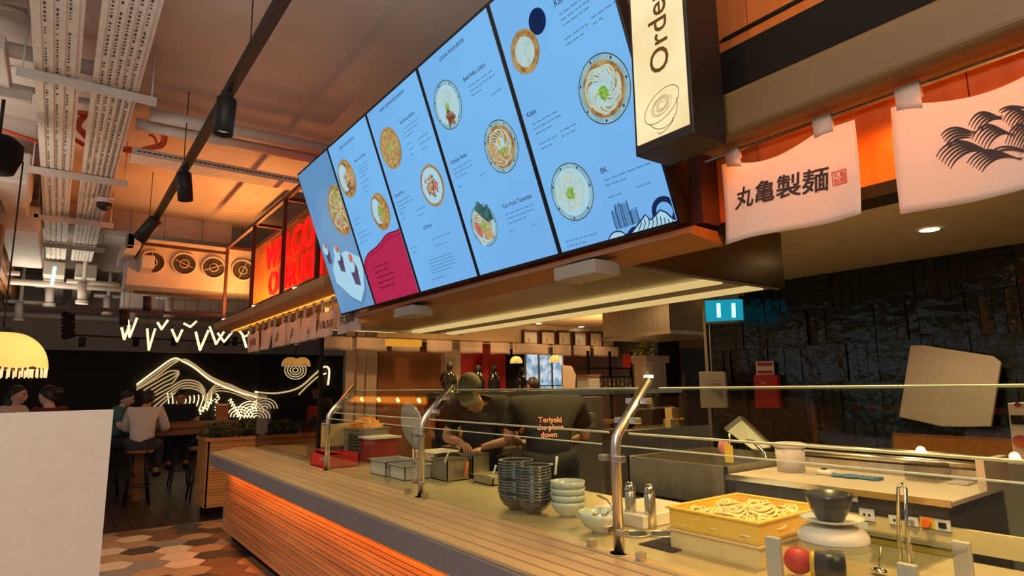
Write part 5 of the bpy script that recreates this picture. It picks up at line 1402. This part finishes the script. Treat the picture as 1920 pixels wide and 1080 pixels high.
# ------------------------------------------------------------------ yellow boxes of noodles
x0, x1, y0, y1 = 1.895, 2.33, 1.235, 1.60
for k, (z0, z1, m, l) in enumerate(((.90, .974, 'ycream', 'lower cream yellow plastic food box under the noodle box'), (.975, 1.05, 'yplastic', 'upper yellow plastic food box filled with raw noodles'))):
    t = thing('food_box', l, 'food box', ((x0+x1)/2, (y0+y1)/2, z0), 'stacked yellow food boxes')
    mb = MB(); th = .006; fl = .006*k
    mb.box(x0, x1, y0, y1, z0, z0+.005)
    for q in ((x0, x0+th, y0, y1), (x1-th, x1, y0, y1), (x0+th, x1-th, y0, y0+th), (x0+th, x1-th, y1-th, y1)): mb.box(*q, z0+.005, z1-.008)
    mb.build('box_body', m, t, bevel=.002)
    mb = MB(); e = .010
    for q in ((x0-e, x0+th, y0-e, y1+e), (x1-th, x1+e, y0-e, y1+e), (x0+th, x1-th, y0-e, y0+th), (x0+th, x1-th, y1-th, y1+e)): mb.box(*q, z1-.008, z1)
    mb.build('rim', m, t, bevel=.002)
r = random.Random(11)
nb = thing('noodle_portion', 'coiled portion of raw noodles in the yellow box', 'noodles', (0, 0, 0), 'raw noodle portions in the yellow box')
mb = MB()
for k in range(9):
    rr = .012+.0042*k; z = .012+.010*math.cos(k*1.3); ph = k*.8
    mb.tube([V((rr*math.cos(a+ph)*1.2, rr*math.sin(a+ph), z+.006*math.sin(a*2+k))) for a in [2*PI*i/18 for i in range(18)]], .0042, 6, closed=True)
mb.build('strands', 'dough', nb)
first_n = True
for i in range(5):
    for j in range(5):
        x = x0+.05+i*.084+r.uniform(-.01, .01); y = y0+.05+j*.066+r.uniform(-.01, .01)
        z = .988+(.022 if (i+j) % 2 else 0)+(.02 if 0 < i < 4 and 0 < j < 4 else 0)
        if first_n: nb.location = (x, y, z); first_n = False
        else: dup(nb, (x, y, z), 'coiled portion of raw noodles in the yellow box', rz=r.uniform(0, 6))

# ------------------------------------------------------------------ riser with kitchen scale
zr = 1.045
t = thing('riser_stand', 'low grey metal riser stand with a clear shelf under the white scale', 'stand', (1.88, .92, .9))
MB().box(1.72, 2.08, .70, 1.095, zr-.006, zr).build('clear_shelf', 'glass', t)
for q in ((1.722, 1.075), (1.722, .72), (2.07, 1.075), (2.07, .72)): MB().box(q[0]-.008, q[0]+.012, q[1]-.022, q[1]+.022, .9, zr+.012).build('leg', 'greyl', t, bevel=.003)
c = V((1.84, .958, zr))
t = thing('kitchen_scale', 'round white kitchen scale with a wide dish', 'scale', c)
MB().lathe([(.001, 0), (.088, 0), (.094, .010), (.094, .022), (.086, .036), (.062, .047), (.03, .05), (.001, .05)], c, 36).build('scale_body', 'whitepl', t)
MB().lathe([(.0932, .007), (.0942, .009), (.0932, .011)], c, 36).build('seam', 'grey', t)
MB().lathe([(.001, .055), (.05, .057), (.083, .067), (.086, .071), (.05, .062), (.001, .060)], c, 36).build('weighing_dish', 'whitepl', t)
MB().cyl(c+V((0, 0, .049)), .02, .008).build('spindle', 'greyl', t)
b = thing('bowl', 'black tapered bowl standing on the white kitchen scale', 'bowl', c+V((-.005, .0, .060)))
MB().lathe([(.001, 0), (.034, 0), (.036, .006), (.05, .03), (.060, .060), (.064, .078), (.060, .078), (.046, .035), (.001, .01)], c+V((-.005, 0, .060)), 30).build('bowl_body', 'ceramic', b)
# colourful capped grinder lying in front
c = P0(1527, 1062, .94)
t = thing('capped_jar', 'red, yellow and navy rounded container lying below the scale', 'container', c)
A = c; d = V((.35, -.94, 0))
MB().sphere(A-d*.045+V((0, 0, .012)), .043, sc=(1, 1, .95)).build('red_end', 'red', t); RT = d.to_track_quat('Z', 'Y').to_matrix().to_4x4()
MB().lathe([(.001, 0), (.038, 0), (.041, .008), (.038, .014), (.001, .014)], A-d*.008+V((0, 0, .008)), 22, 0, RT).build('yellow_ring', 'yell', t)
MB().lathe([(.001, 0), (.038, 0), (.042, .04), (.038, .08), (.001, .085)], A+d*.004+V((0, 0, .008)), 22, 0, RT).build('navy_end', 'navy', t)
p = P0(1648, 1078, .9)
t = thing('spoon', 'shiny steel spoon at the bottom edge right of the scale', 'spoon', p)
q = PX(1652, 1026, p.x+.02); MB().tube([p+V((0, 0, .015)), q], .0035, 8).build('handle', 'chrome', t); MB().sphere(p+V((0, 0, .012)), .026, sc=(.7, 1, .4)).build('spoon_bowl', 'chrome', t)
p = PX(1688, 1075, 2.3)
t = thing('steel_hook_stand', 'slim looped steel stand right of the spoon', 'stand', p)
a = PX(1684, 1000, 2.3); b = PX(1684, 915, 2.3); c = PX(1692, 907, 2.3); d = PX(1698, 916, 2.3); e = PX(1700, 1000, 2.3)
MB().tube([V((a.x, a.y, .9)), a, b, c, d, e, V((e.x, e.y, .9))], .006, 8).build('loop', 'chrome', t)

# ------------------------------------------------------------------ noodle machine against the back
mx0, mx1, my0, my1 = 2.78, 3.42, 1.0, 1.93
t = thing('noodle_machine', 'long noodle cutting machine with a pale shelf top and switches', 'machine', (3.1, 1.46, 0))
MB().box(mx0+.02, mx1, my0, my1, .1, 1.03).build('machine_body', 'machdark', t, bevel=.004)
MB().box(mx0-.03, mx1-.08, my0-.03, my1+.02, 1.03, 1.05).build('shelf_top', 'beige', t, bevel=.003)
mb = MB(); mb.box(mx0-.034, mx0-.028, my0-.03, my1+.02, 1.028, 1.053); mb.build('chrome_lip', 'chrome', t)
mb = MB(); mb.tube([(3.36, my0, 1.12), (3.36, my1, 1.12)], .018, 12); mb.tube([(3.40, my0-.0, 1.155), (3.40, my1, 1.155)], .012, 12); mb.box(3.34, 3.42, my0, my1, 1.05, 1.10); mb.build('roller_guard', 'steel', t)
mb = MB(); mb.box(mx0+.35, 3.42, my0-.03, my0+.0, 1.05, 1.17); mb.build('end_cheek', 'beige', t)
mb = MB(); mb.box(mx0+.0, mx0+.02, my0, my1, .84, .86); mb.build('yellow_rail', 'yell', t)
mb = MB(); mb.box(mx0-.002, mx0+.02, my0-.3, my1-.2, .87, .95)
mb.build('socket_strip', 'ycream', t)
def plate(px, py, s, m, nm, extra=None, x=mx0-.006):
    P = PX(px, py, x); o = MB().box(x-.004, x+.003, P.y-s, P.y+s, P.z-s*.8, P.z+s*.8).build(nm, m, t, bevel=.001); return P, o
P, o = plate(1598, 932, .022, 'whitepl', 'button_plate'); MB().cyl(P, .007, .006, T=Matrix.Rotation(-PI/2, 4, 'Y')).build('red_dot', 'red', o)
P, o = plate(1626, 965, .03, 'whitepl', 'socket'); MB().cyl(P+V((-.0005, .01, 0)), .005, .005, T=Matrix.Rotation(-PI/2, 4, 'Y')).cyl(P+V((-.0005, -.01, 0)), .005, .005, T=Matrix.Rotation(-PI/2, 4, 'Y')).build('pin_holes', 'black', o)
P, o = plate(1678, 975, .022, 'whitepl', 'socket'); MB().cyl(P, .005, .006, T=Matrix.Rotation(-PI/2, 4, 'Y')).build('pin_holes', 'black', o)
P, o = plate(1711, 978, .022, 'whitepl', 'switch_plate'); MB().cyl(P, .009, .012, T=Matrix.Rotation(-PI/2, 4, 'Y')).build('knob', 'grey', o)
P, o = plate(1739, 980, .026, 'yell', 'isolator_plate'); MB().cyl(P, .016, .02, T=Matrix.Rotation(-PI/2, 4, 'Y')).build('orange_knob', 'orangepl', o)
P, o = plate(1768, 985, .026, 'whitepl', 'display_plate'); MB().box(mx0-.013, mx0-.009, P.y-.013, P.y+.013, P.z-.01, P.z+.01).build('dark_display', 'black', o)
P, o = plate(1618, 988, .022, 'whitepl', 'label_plate')
# bucket, dispenser, glove, tray on the machine
p = PZ(1484, 884, 1.05)
t = thing('plastic_bucket', 'lilac grey lidded bucket on the machine shelf', 'bucket', p)
MB().lathe([(.001, 0), (.066, 0), (.072, .13), (.001, .13)], p, 32).build('bucket_body', 'bucket', t)
MB().lathe([(.076, .122), (.079, .126), (.079, .142), (.06, .146), (.001, .142)], p, 32).build('lid', 'bucket', t)
p = PZ(1546, 890, 1.05)
t = thing('tape_dispenser', 'small white dispenser left of the blue glove', 'dispenser', p)
MB().box(p.x-.03, p.x+.03, p.y-.05, p.y+.03, 1.05, 1.075).build('case', 'whitepl', t, bevel=.012, seg=3); MB().cyl(p+V((0, .0, .024)), .014, .006).build('dark_button', 'black', t)
p = PZ(1597, 896, 1.05); mb = MB()
mb.sphere(p+V((0, 0, .008)), .045, sc=(.9, 1.1, .22)); mb.sphere(p+V((-.01, .06, .006)), .03, sc=(1.2, 1, .25)); mb.sphere(p+V((.0, -.07, .006)), .035, sc=(.8, 1.3, .2))
for k in range(4): mb.tube([p+V((0, -.04, .008)), p+V((-.03+.02*k, -.12-.01*(k % 2), .006))], .010, 6)
tag(mb.build('rubber_glove', 'bluegl'), 'crumpled blue rubber glove lying on the machine shelf', 'glove')
p = PZ(1722, 900, 1.05); tag(MB().box(p.x-.05, p.x+.1, p.y-.1, p.y+.04, 1.05, 1.13).build('clear_tub', 'glass2', bevel=.01), 'clear plastic tub at the right of the machine shelf', 'tub')
p = PZ(1800, 908, 1.05); tag(MB().box(p.x-.03, p.x+.05, p.y-.04, p.y+.04, 1.05, 1.062).build('folded_cloth', 'cloth', bevel=.005), 'small folded white cloth at the right end of the machine shelf', 'cloth')
# open sink box with the tilted lid
t = thing('steel_sink_box', 'open steel box on the back line left of the bucket', 'sink', (3.15, 2.3, 0))
x0, x1, y0, y1 = 2.80, 3.6, 1.98, 2.66; mb = MB(); k = .015
mb.box(x0, x0+k, y0, y1, .86, 1.08); mb.box(x1-k, x1, y0, y1, .86, 1.08); mb.box(x0, x1, y0, y0+k, .86, 1.08); mb.box(x0, x1, y1-k, y1, .86, 1.08); mb.box(x0, x1, y0, y1, .86, .88)
mb.build('sink_bowl', 'steeld', t); MB().box(x0+.02, x1, y0+.02, y1-.02, .08, .86).build('base_cabinet', 'grey', t)
P = PX(1366, 850, x0-.004)
tag(MB().box(x0-.008, x0-.002, P.y-.025, P.y+.02, P.z-.045, P.z+.04).build('yellow_notes', 'yell'), 'yellow note strip on the front of the steel box', 'note')
P = PX(1357, 838, x0+.1); tag(MB().sphere(P, .035, sc=(.5, 1, 1.1)).build('pink_sponge', M.setdefault('pink', mat('pink_sponge', (.6, .2, .2), .9))), 'pink sponge hanging in the steel box above the yellow notes', 'sponge')
A, B, C_, D = PX(1390, 783, 3.7), PX(1447, 838, 3.62), PX(1410, 842, 3.55), PX(1361, 806, 3.66)
n_ = (B-A).cross(D-A).normalized()*.02
t = thing('tilted_lid', 'grey steel lid leaning tilted against the dark tile wall', 'lid', (A+C_)/2)
MB().prism([A, B, C_, D], n_).build('lid_plate', 'greyl', t); MB().bar(A, D, .03).bar(A, B, .02).build('lid_rim', 'steel', t)
P = PX(1420, 852, 3.5); t = thing('tap', 'chrome mixer tap beside the tilted lid', 'tap', (P.x, P.y, 1.08))
MB().tube([PX(1445, 872, 3.4), PX(1430, 845, 3.42), PX(1412, 828, 3.44), PX(1400, 826, 3.45)], .010, 8).build('spout', 'chrome', t)
MB().tube([PX(1368, 812, 3.5), PX(1368, 836, 3.5)], .007, 8).build('side_valve', 'chrome', t)
MB().cyl(P+V((0, 0, -.02)), .02, .05).build('tap_base', 'chrome', t)
# ------------------------------------------------------------------ things on the dark tile wall
def wallbox(name, pts, th, m, lab, cat, x=4.97, bev=.004):
    P = [PX(px, py, x) for px, py in pts]
    t = thing(name, lab, cat, P[0]); o = MB().prism(P, (th, 0, 0)).build(name+'_body', m, t, bevel=bev); return t, o, P
t, o, P = wallbox('menu_holder', [(1310, 697), (1358, 697), (1362, 765), (1314, 765)], .03, 'frost', 'white sheet holder hanging at the end of the tile wall', 'holder', x=4.75)
r = random.Random(2); mb = MB()
for k in range(7):
    a = PX(1322+k*4, 722+k*3, 4.745); b = PX(1345+k*2, 712+k*7, 4.745); mb.tube([a, a.lerp(b, .5)+V((0, 0, .01)), b], .0022, 4)
mb.build('crease_lines', 'grey', t)
MB().tube([PX(1330, 604, 4.76), PX(1334, 697, 4.76)], .006, 8).build('hanging_cord', 'whitepl', t)
t, o, P = wallbox('fire_blanket_box', [(1413, 703), (1457, 703), (1461, 765), (1416, 765)], .05, 'red', 'red fire blanket box on the dark tile wall', 'box', x=4.93)
T = frame(PX(1426, 720, 4.925), (0, -1, 0), (0, 0, 1)); text('lettering', 'FIRE', .028, 'whitepl', t, T); T = frame(PX(1420, 728, 4.925), (0, -1, 0), (0, 0, 1)); text('lettering', 'BLANKET', .026, 'whitepl', t, T)
t, o, P = wallbox('safety_notice', [(1417, 678), (1450, 677), (1452, 702), (1418, 703)], .006, 'paper', 'red and white notice above the red box', 'notice', x=4.96, bev=0)
mb = MB()
for a, b in ((680, 686), (695, 700)): mb.prism([PX(1419, a, 4.957), PX(1448, a-.5, 4.957), PX(1449, b-.5, 4.957), PX(1420, b, 4.957)], (.001, 0, 0))
mb.build('red_bands', 'red', t)
t, o, P = wallbox('white_cutting_board', [(1706, 648), (1728, 647), (1862, 668), (1877, 680), (1858, 800), (1812, 801), (1765, 800), (1685, 782)], .035, 'beige', 'big pale cutting board with clipped corners propped at the tile wall', 'cutting board', x=4.9, bev=.008)
t = thing('insect_lamp', 'cyan glowing insect lamp with two bright tubes', 'lamp', PX(1355, 580, 4.7))
A, B, C_, D = [PX(px, py, 4.7) for px, py in ((1321, 563), (1386, 560), (1388, 600), (1324, 604))]
MB().prism([A, B, C_, D], (.05, 0, 0)).build('glow_panel', 'cyan', t)
MB().prism([A+V((-.01, 0, .03)), B+V((-.01, 0, .03)), B+V((-.01, 0, -.004)), A+V((-.01, 0, -.004))], (.09, 0, 0)).prism([D+V((-.01, 0, .0)), C_+V((-.01, 0, .0)), C_+V((-.01, 0, -.02)), D+V((-.01, 0, -.02))], (.09, 0, 0)).build('lamp_case', 'grey', t)
MB().prism([A+V((0, 0, .0)), B+V((0, 0, 0)), V((B.x, B.y, 2.38)), V((A.x, A.y, 2.38))], (.08, 0, 0)).build('top_box', 'greyl', t)
for px in (1347, 1375): MB().tube([PX(px, 569, 4.68), PX(px+1, 595, 4.68)], .016, 10).build('tube', 'cyanw', t)
# switch box at the right edge
P = [PX(px, py, 3.9) for px, py in ((1889, 756), (1975, 752), (1985, 868), (1901, 866))]
t = thing('control_box', 'cream control box with red knob at the right edge', 'control box', P[3])
MB().prism(P, (.12, 0, 0)).build('box_body', 'whitepl', t, bevel=.004)
mb = MB(); a = PX(1908, 787, 3.895); mb.box(3.885, 3.898, a.y-.025, a.y+.025, a.z-.022, a.z+.022); mb.build('dark_display', 'black', t)
a = PX(1916, 827, 3.895); MB().cyl(a, .03, .03, T=Matrix.Rotation(-PI/2, 4, 'Y')).build('red_knob', 'red', t); a = PX(1908, 759, 3.895); MB().cyl(a, .012, .006, T=Matrix.Rotation(-PI/2, 4, 'Y')).build('red_dot', 'red', t)
tag(MB().box(3.85, 4.1, P[1].y-.1, P[0].y+.05, .0, P[3].z-.005).build('machine_stand', 'grey'), 'grey machine stand below the cream control box', 'stand')
tag(MB().box(4.55, 4.98, .3, 3.55, 0, .88).build('back_worktop', 'steeld'), 'dull steel worktop along the foot of the tile wall', 'worktop')

# ------------------------------------------------------------------ hoods
t = thing('extraction_hood', 'long brushed steel extraction hood over the counter kitchen', 'hood', (2.6, 3.7, 2.05))
MB().box(1.97, 3.42, 1.93, 5.5, 2.062, 2.07).build('underside_panel', 'hoodsteel', t)
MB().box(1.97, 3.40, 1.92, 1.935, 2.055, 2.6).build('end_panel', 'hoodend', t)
MB().box(1.965, 1.98, 1.92, 5.5, 2.03, 2.4).box(3.385, 3.4, 1.935, 5.5, 2.055, 2.6).build('side_panel', 'hoodsteel', t)
MB().box(1.985, 3.38, 1.937, 1.96, 2.04, 2.061).build('edge_trim', 'steel', t); MB().box(1.985, 3.38, 5.47, 5.495, 2.04, 2.061).build('edge_trim', 'steel', t)
for x in (2.83, 3.22):
    o = MB().box(x-.05, x+.05, 1.98, 5.45, 2.036, 2.06).build('light_strip', 'ledy', t)
MB().box(2.93, 3.13, 1.98, 5.45, 2.05, 2.061).build('filter_channel', 'grey', t)
for x in (2.83, 3.22):
    for y in (2.3, 3.2, 4.1, 5.0): spot('hood_light', (x, y, 2.02), 24, (1., .71, .24), 2.5, .9, r=.04)
t = thing('extraction_hood', 'second steel hood further back, by the cyan insect lamp', 'hood', (5.7, 4.7, 2.03))
MB().prism([(5.2, 4.25, 2.06), (6.1, 4.25, 2.06), (6.1, 4.25, 2.55), (5.2, 4.25, 2.55)], (0, 1.0, 0)).build('hood_body', 'steel', t)
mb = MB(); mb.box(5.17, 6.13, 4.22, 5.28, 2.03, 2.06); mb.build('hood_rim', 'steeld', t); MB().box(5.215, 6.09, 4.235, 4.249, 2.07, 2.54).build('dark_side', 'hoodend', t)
# left, near-dark overhead steel behind the leftmost screens
tag(MB().box(2.1, 4.1, 5.9, 6.9, 2.2, 2.34).build('overhead_duct', 'steeld'), 'dull steel box overhead beyond the end of the long hood', 'duct')
P = PY(740, 648, 6.6); tag(MB().box(P.x-.12, P.x+.30, 6.5, 6.6, P.z-.01, P.z+.07).build('warm_light_box', M.setdefault('amberbox', mat('amber_box', (.7, .35, .05), .5, emit=(1, .45, .04), es=.5))), 'amber glowing box light above the short curtains', 'light')
A = PY(610, 600, 5.85); B = PY(742, 622, 5.85)
M['ledp'] = emis('yellow_lit_panel', (.95, .66, .22), .8)
t = thing('lit_panel', 'pale yellow lit panel behind the small banners and the leftmost screen', 'light panel', (A.x, 5.85, B.z)); MB().box(A.x, B.x, 5.85, 5.88, B.z-.01, 2.34).build('lit_face', 'ledp', t)
for k in range(3): x = A.x+(B.x-A.x)*(.3+.3*k); MB().box(x-.004, x+.004, 5.842, 5.849, B.z-.01, 2.34).build('divider', 'rust', t)
# ------------------------------------------------------------------ the pass and the rear kitchen
t = thing('pass_shelf', 'long steel pass shelf across the kitchen at eye height', 'shelf', (5, 5.0, 0))
MB().box(2.85, 6.9, 5.0, 5.5, 1.40, 1.455).build('shelf_board', 'passsteel' if 'passsteel' in M else 'steel', t)
for x in (3.25, 4.4, 5.4, 6.8): MB().box(x-.02, x+.02, 5.42, 5.46, .92, 1.40).build('upright', 'steeld', t)
tag(MB().box(3.2, 6.9, 4.9, 5.6, .2, .92).build('back_counter', 'steeld'), 'dull steel counter under the pass shelf', 'counter')
# prep table between with trays of tempura
tag(MB().box(3.3, 5.2, 5.0, 5.4, 1.08, 1.12).build('lower_shelf', 'boxwood'), 'lower timber shelf with trays of tempura under the pass', 'shelf')
for px, l, s in ((935, 'left heap of golden tempura on the lower shelf', 1), (978, 'right heap of golden tempura on the lower shelf', 2)):
    P = PY(px, 764, 5.1); heap((P.x, 5.15, 1.121), .12, .06+.2*0, 'fry', l, 'tempura', s, 40)
def bottle(px, py, y, lab, h=.27, z0=1.456, m='black'):
    P = PY(px, py, y); t = thing('bottle', lab, 'bottle', (P.x, y, z0), 'dark bottles on the pass shelf')
    s = h/.27
    MB().lathe([(.001, 0), (.062, 0), (.065, .02), (.065, .1), (.052, .15), (.026, .19), (.022, .2), (.001, .2)] if s == 1 else [(.001, 0), (.065*s, 0), (.066*s, .1*s), (.05*s, .15*s), (.024*s, .2*s), (.001, .2*s)], (P.x, y, z0), 20).build('bottle_body', M['bottleglass'], t)
    MB().lathe([(.022*s, .2*s), (.03*s, .205*s), (.028*s, .25*s), (.001, .27*s)], (P.x, y, z0), 14).build('pump_cap', 'black', t)
M['bottleglass'] = mat('dark_bottle', (.012, .008, .006), .12)
bottle(843, 720, 5.2, 'tall dark bottle beside the man in the navy cap', .30)
bottle(897, 720, 5.2, 'left of the two dark bottles before the red partition'); bottle(926, 720, 5.2, 'right of the two dark bottles before the red partition')
bottle(978, 720, 5.2, 'slim dark bottle right of the red partition', .25)
P = PY(1068, 712, 5.2); t = MB().prism([(P.x-.10, 5.2, 1.456), (P.x+.08, 5.2, 1.456), (P.x+.1, 5.2, 1.62), (P.x+.04, 5.2, 1.72), (P.x-.1, 5.2, 1.73)], (0, .02, 0)).build('upright_board', 'beige', bevel=.004); tag(t, 'pale curved upright board standing on the pass shelf', 'board')
P = PY(1104, 730, 5.25); t = thing('storage_box', 'grey storage box with a brown lid on the pass shelf', 'box', (P.x, 5.25, 1.456)); MB().box(P.x-.09, P.x+.08, 5.15, 5.35, 1.456, 1.60).build('box_body', 'greyl', t); MB().box(P.x-.1, P.x+.09, 5.14, 5.36, 1.60, 1.625).build('lid', 'tablewood', t)
a = PY(1072, 800, 4.7).x; b = PY(1126, 800, 4.7).x
t = thing('steel_fridge', 'grey steel cabinet with a tissue box on its door', 'cabinet', ((a+b)/2, 4.7, 0)); MB().box(a, b+.05, 4.7, 4.89, .0, 1.385).build('cabinet_body', 'grey', t, bevel=.004)
P = PY(1098, 787, 4.68); t2 = thing('tissue_box', 'white tissue box on the grey steel cabinet', 'tissue box', (P.x, 4.66, P.z)); MB().box(P.x-.07, P.x+.06, 4.60, 4.695, P.z+.02, P.z+.07).build('box_body', 'whitepl', t2); MB().box(P.x-.01, P.x+.06, 4.597, 4.6, P.z-.07, P.z+.03).build('hanging_tissue', 'cloth', t2)
P = PY(923, 795, 4.6); t = MB().box(P.x-.05, P.x+.06, 4.6, 4.62, P.z-.1, P.z+.09).build('paper_sheet', 'paper'); tag(t, 'white paper cup sleeve between the two cooks', 'paper')
# shelf rack with utensils right of the pass
t = thing('utensil_rack', 'dark rack of hanging utensils behind the pass', 'rack', (5.6, 5.9, 0))
a = PY(1105, 700, 5.9).x; b = PY(1185, 700, 5.9).x
mb = MB(); mb.box(a, b, 5.9, 5.92, 1.60, 1.615); mb.box(a, b, 5.9, 6.1, 1.72, 1.735)
for x in (a, (a+b)/2, b): mb.box(x-.012, x+.012, 5.9, 5.93, 0, 1.95)
mb.build('rack_frame', 'blackrough', t)
r = random.Random(8)
for k in range(10): x = a+(b-a)*(k+.5)/10; L_ = r.uniform(.08, .16); mb = MB(); mb.tube([(x, 5.89, 1.60), (x, 5.89, 1.60-L_)], .006, 6); mb.sphere((x, 5.89, 1.60-L_), .022, sc=(1, .5, 1.3)); mb.build('hanging_utensil', 'steel', t)
P = PY(1176, 676, 5.6); tag(MB().box(P.x-.06, P.x+.06, 5.6, 5.62, P.z-.09, P.z+.08).build('red_flag', 'red'), 'small red cloth hanging right of the utensil rack', 'cloth')
a = PY(1200, 700, 5.3).x; b = PY(1238, 700, 5.3).x
t = thing('coffee_grinder', 'beige upright machine column beside the dark pillar', 'machine', ((a+b)/2, 5.3, 1.456)); MB().box(a, b, 5.2, 5.4, 1.456, 1.83).build('machine_body', 'beige', t, bevel=.01); MB().box(a-.03, b+.03, 5.16, 5.42, 1.77, 1.86).build('machine_head', 'beige', t, bevel=.01); MB().box(a-.05, a+.04, 5.12, 5.2, 1.58, 1.62).build('lit_display', M.setdefault('ledw', emis('small_white_display', (.9, .8, .5), 1.5)), t)
bush('yellow green plant in a pot on top of the beige machine', ((a+b)/2-.1, 5.3, 1.87), .16, 70, 'leafy', .08, 5, group='plants on the beige machine', name='potted_plant')
a = PY(1236, 700, 5.6).x; b = PY(1277, 700, 5.6).x
tag(MB().box(a, b, 5.6, 5.75, 0, 2.1).build('dark_pillar', 'blackrough'), 'black pillar below the second hood', 'pillar')
mb = MB(); a = PY(1284, 700, 4.4).x; b = PY(1322, 700, 4.4).x; mb.box(a, b, 4.4, 4.45, 1.0, 1.9); tag(mb.build('glass_door_fridge', 'black'), 'black glass door unit left of the tile wall', 'fridge')
# bits on the right part of the back line
def small(px, py, y, w_, h_, m, lab, name='carton', d_=.1, cat='box'):
    P = PY(px, py, y); tag(MB().box(P.x-w_/2, P.x+w_/2, y, y+d_, P.z-h_/2, P.z+h_/2).build(name, m, bevel=.004), lab, cat)
tag(MB().box(4.6, 7.2, 4.35, 4.8, .95, 1.05).build('rear_worktop', 'steeld'), 'steel worktop left of the tile wall crowded with boxes', 'worktop')
small(1268, 775, 4.5, .14, .12, 'ycream', 'cream folded bag above the white carton left of the tile wall', 'folded_bag', cat='bag'); small(1266, 800, 4.4, .15, .16, 'ycream', 'cream carton left of the tile wall'); small(1306, 806, 4.5, .3, .03, 'ycream', 'flat cream tray left of the tile wall', 'flat_tray', .2, 'tray')
small(1300, 785, 4.6, .34, .012, 'orangefood', 'orange paper sheet left of the tile wall', 'paper_sheet', .2, 'paper')
small(1180, 800, 4.6, .12, .14, 'blackrough', 'dark container between the steel post and the cream carton', 'container', cat='container')
small(1310, 812, 4.45, .36, .05, 'steeld', 'dull steel tray below the flat cream tray', 'steel_tray', .25, 'tray')
tag(MB().tube([PY(1185, 768, 4.5), PY(1262, 762, 4.5)], .01, 8).build('steel_bar', 'chrome'), 'thin steel bar behind the nearest post', 'bar')
tag(MB().box(1.5, 2.4, 4.8+3.2, 4.82+3.2, 0, .01).build('floor_drain', 'steel'), 'metal floor strip', 'strip') if False else None

# kitchen floor mat area etc
tag(MB().box(2.6, 4.5, -1, 4.8, .0, .006).build('kitchen_floor_mat', 'blackrough'), 'black rubber mat on the kitchen floor', 'mat')

# ------------------------------------------------------------------ lamps of the room and added fill lights
P = PZ(1743, 431, 2.36); spot('kitchen_spot', P+V((0, 0, -.02)), 60, (1, .74, .38), 2.4, .8)
spot('kitchen_spot', (2.2, 1.2, 2.36), 85, (1, .70, .25), 2.4, .9, r=.05)
spot('kitchen_spot', (2.3, .2, 2.36), 55, (1, .70, .25), 2.4, .9, r=.05)
for x, y, e in ((6.3, 6.4, 90), (7.7, 6.6, 90), (5.0, 7.2, 80), (4.6, 4.6, 80), (6.0, 4.2, 60)): spot('kitchen_spot', (x, y, 2.6), e, (1, .60, .24), 2.6, .8, r=.05)  # added spots that brighten the pass and the rear kitchen
for x in (3.7, 4.9, 6.1, 7.3, 8.5): spot('wall_washer', (x, 8.35, 2.6), 20, (1, .50, .17), 2.9, .9, r=.05)
for x, y in ((5.2, 7.2), (7.2, 7.2)): area('rear_up_fill', (x, y, 1.9), .8, 26, (1, .55, .2), (PI, 0, 0))  # added area fills in mid-air, brightening the rear ceiling
area('dining_fill', (6.6, 10.8, 2.8), 1.2, 90, (1, .6, .3))  # added fill light for the room beyond the pass
for py_, px_ in ((172, 430), (327, 347), (437, 294), (520, 243)):
    p = PX(px_, py_, TX); spot('track_lamp', (TX, p.y, TZ-.27), 55, (1, .80, .52), 1.7, .5)
# added fill areas brightening the hall, the bulkhead and the ceiling; no fixtures there
area('hall_fill', (-1.6, -.6, 3.6), 1.6, 100, (1, .92, .82))
area('hall_fill', (-1.0, -.2, 3.3), 1.0, 34, (1, .74, .5), (0, math.radians(-65), 0))
area('hall_fill', (-2.4, 5.0, 3.2), 1.2, 30, (1, .88, .74))
area('hall_up_fill', (-.3, 1.0, 2.4), 1.5, 84, (1, .96, .92), (PI, 0, 0))
area('hall_up_fill', (-1.6, 6.0, 2.6), 1.5, 34, (1, .88, .74), (PI, 0, 0))
area('hall_up_fill', (-.6, 11.5, 2.5), 1.8, 34, (1, .86, .68), (PI, 0, 0))
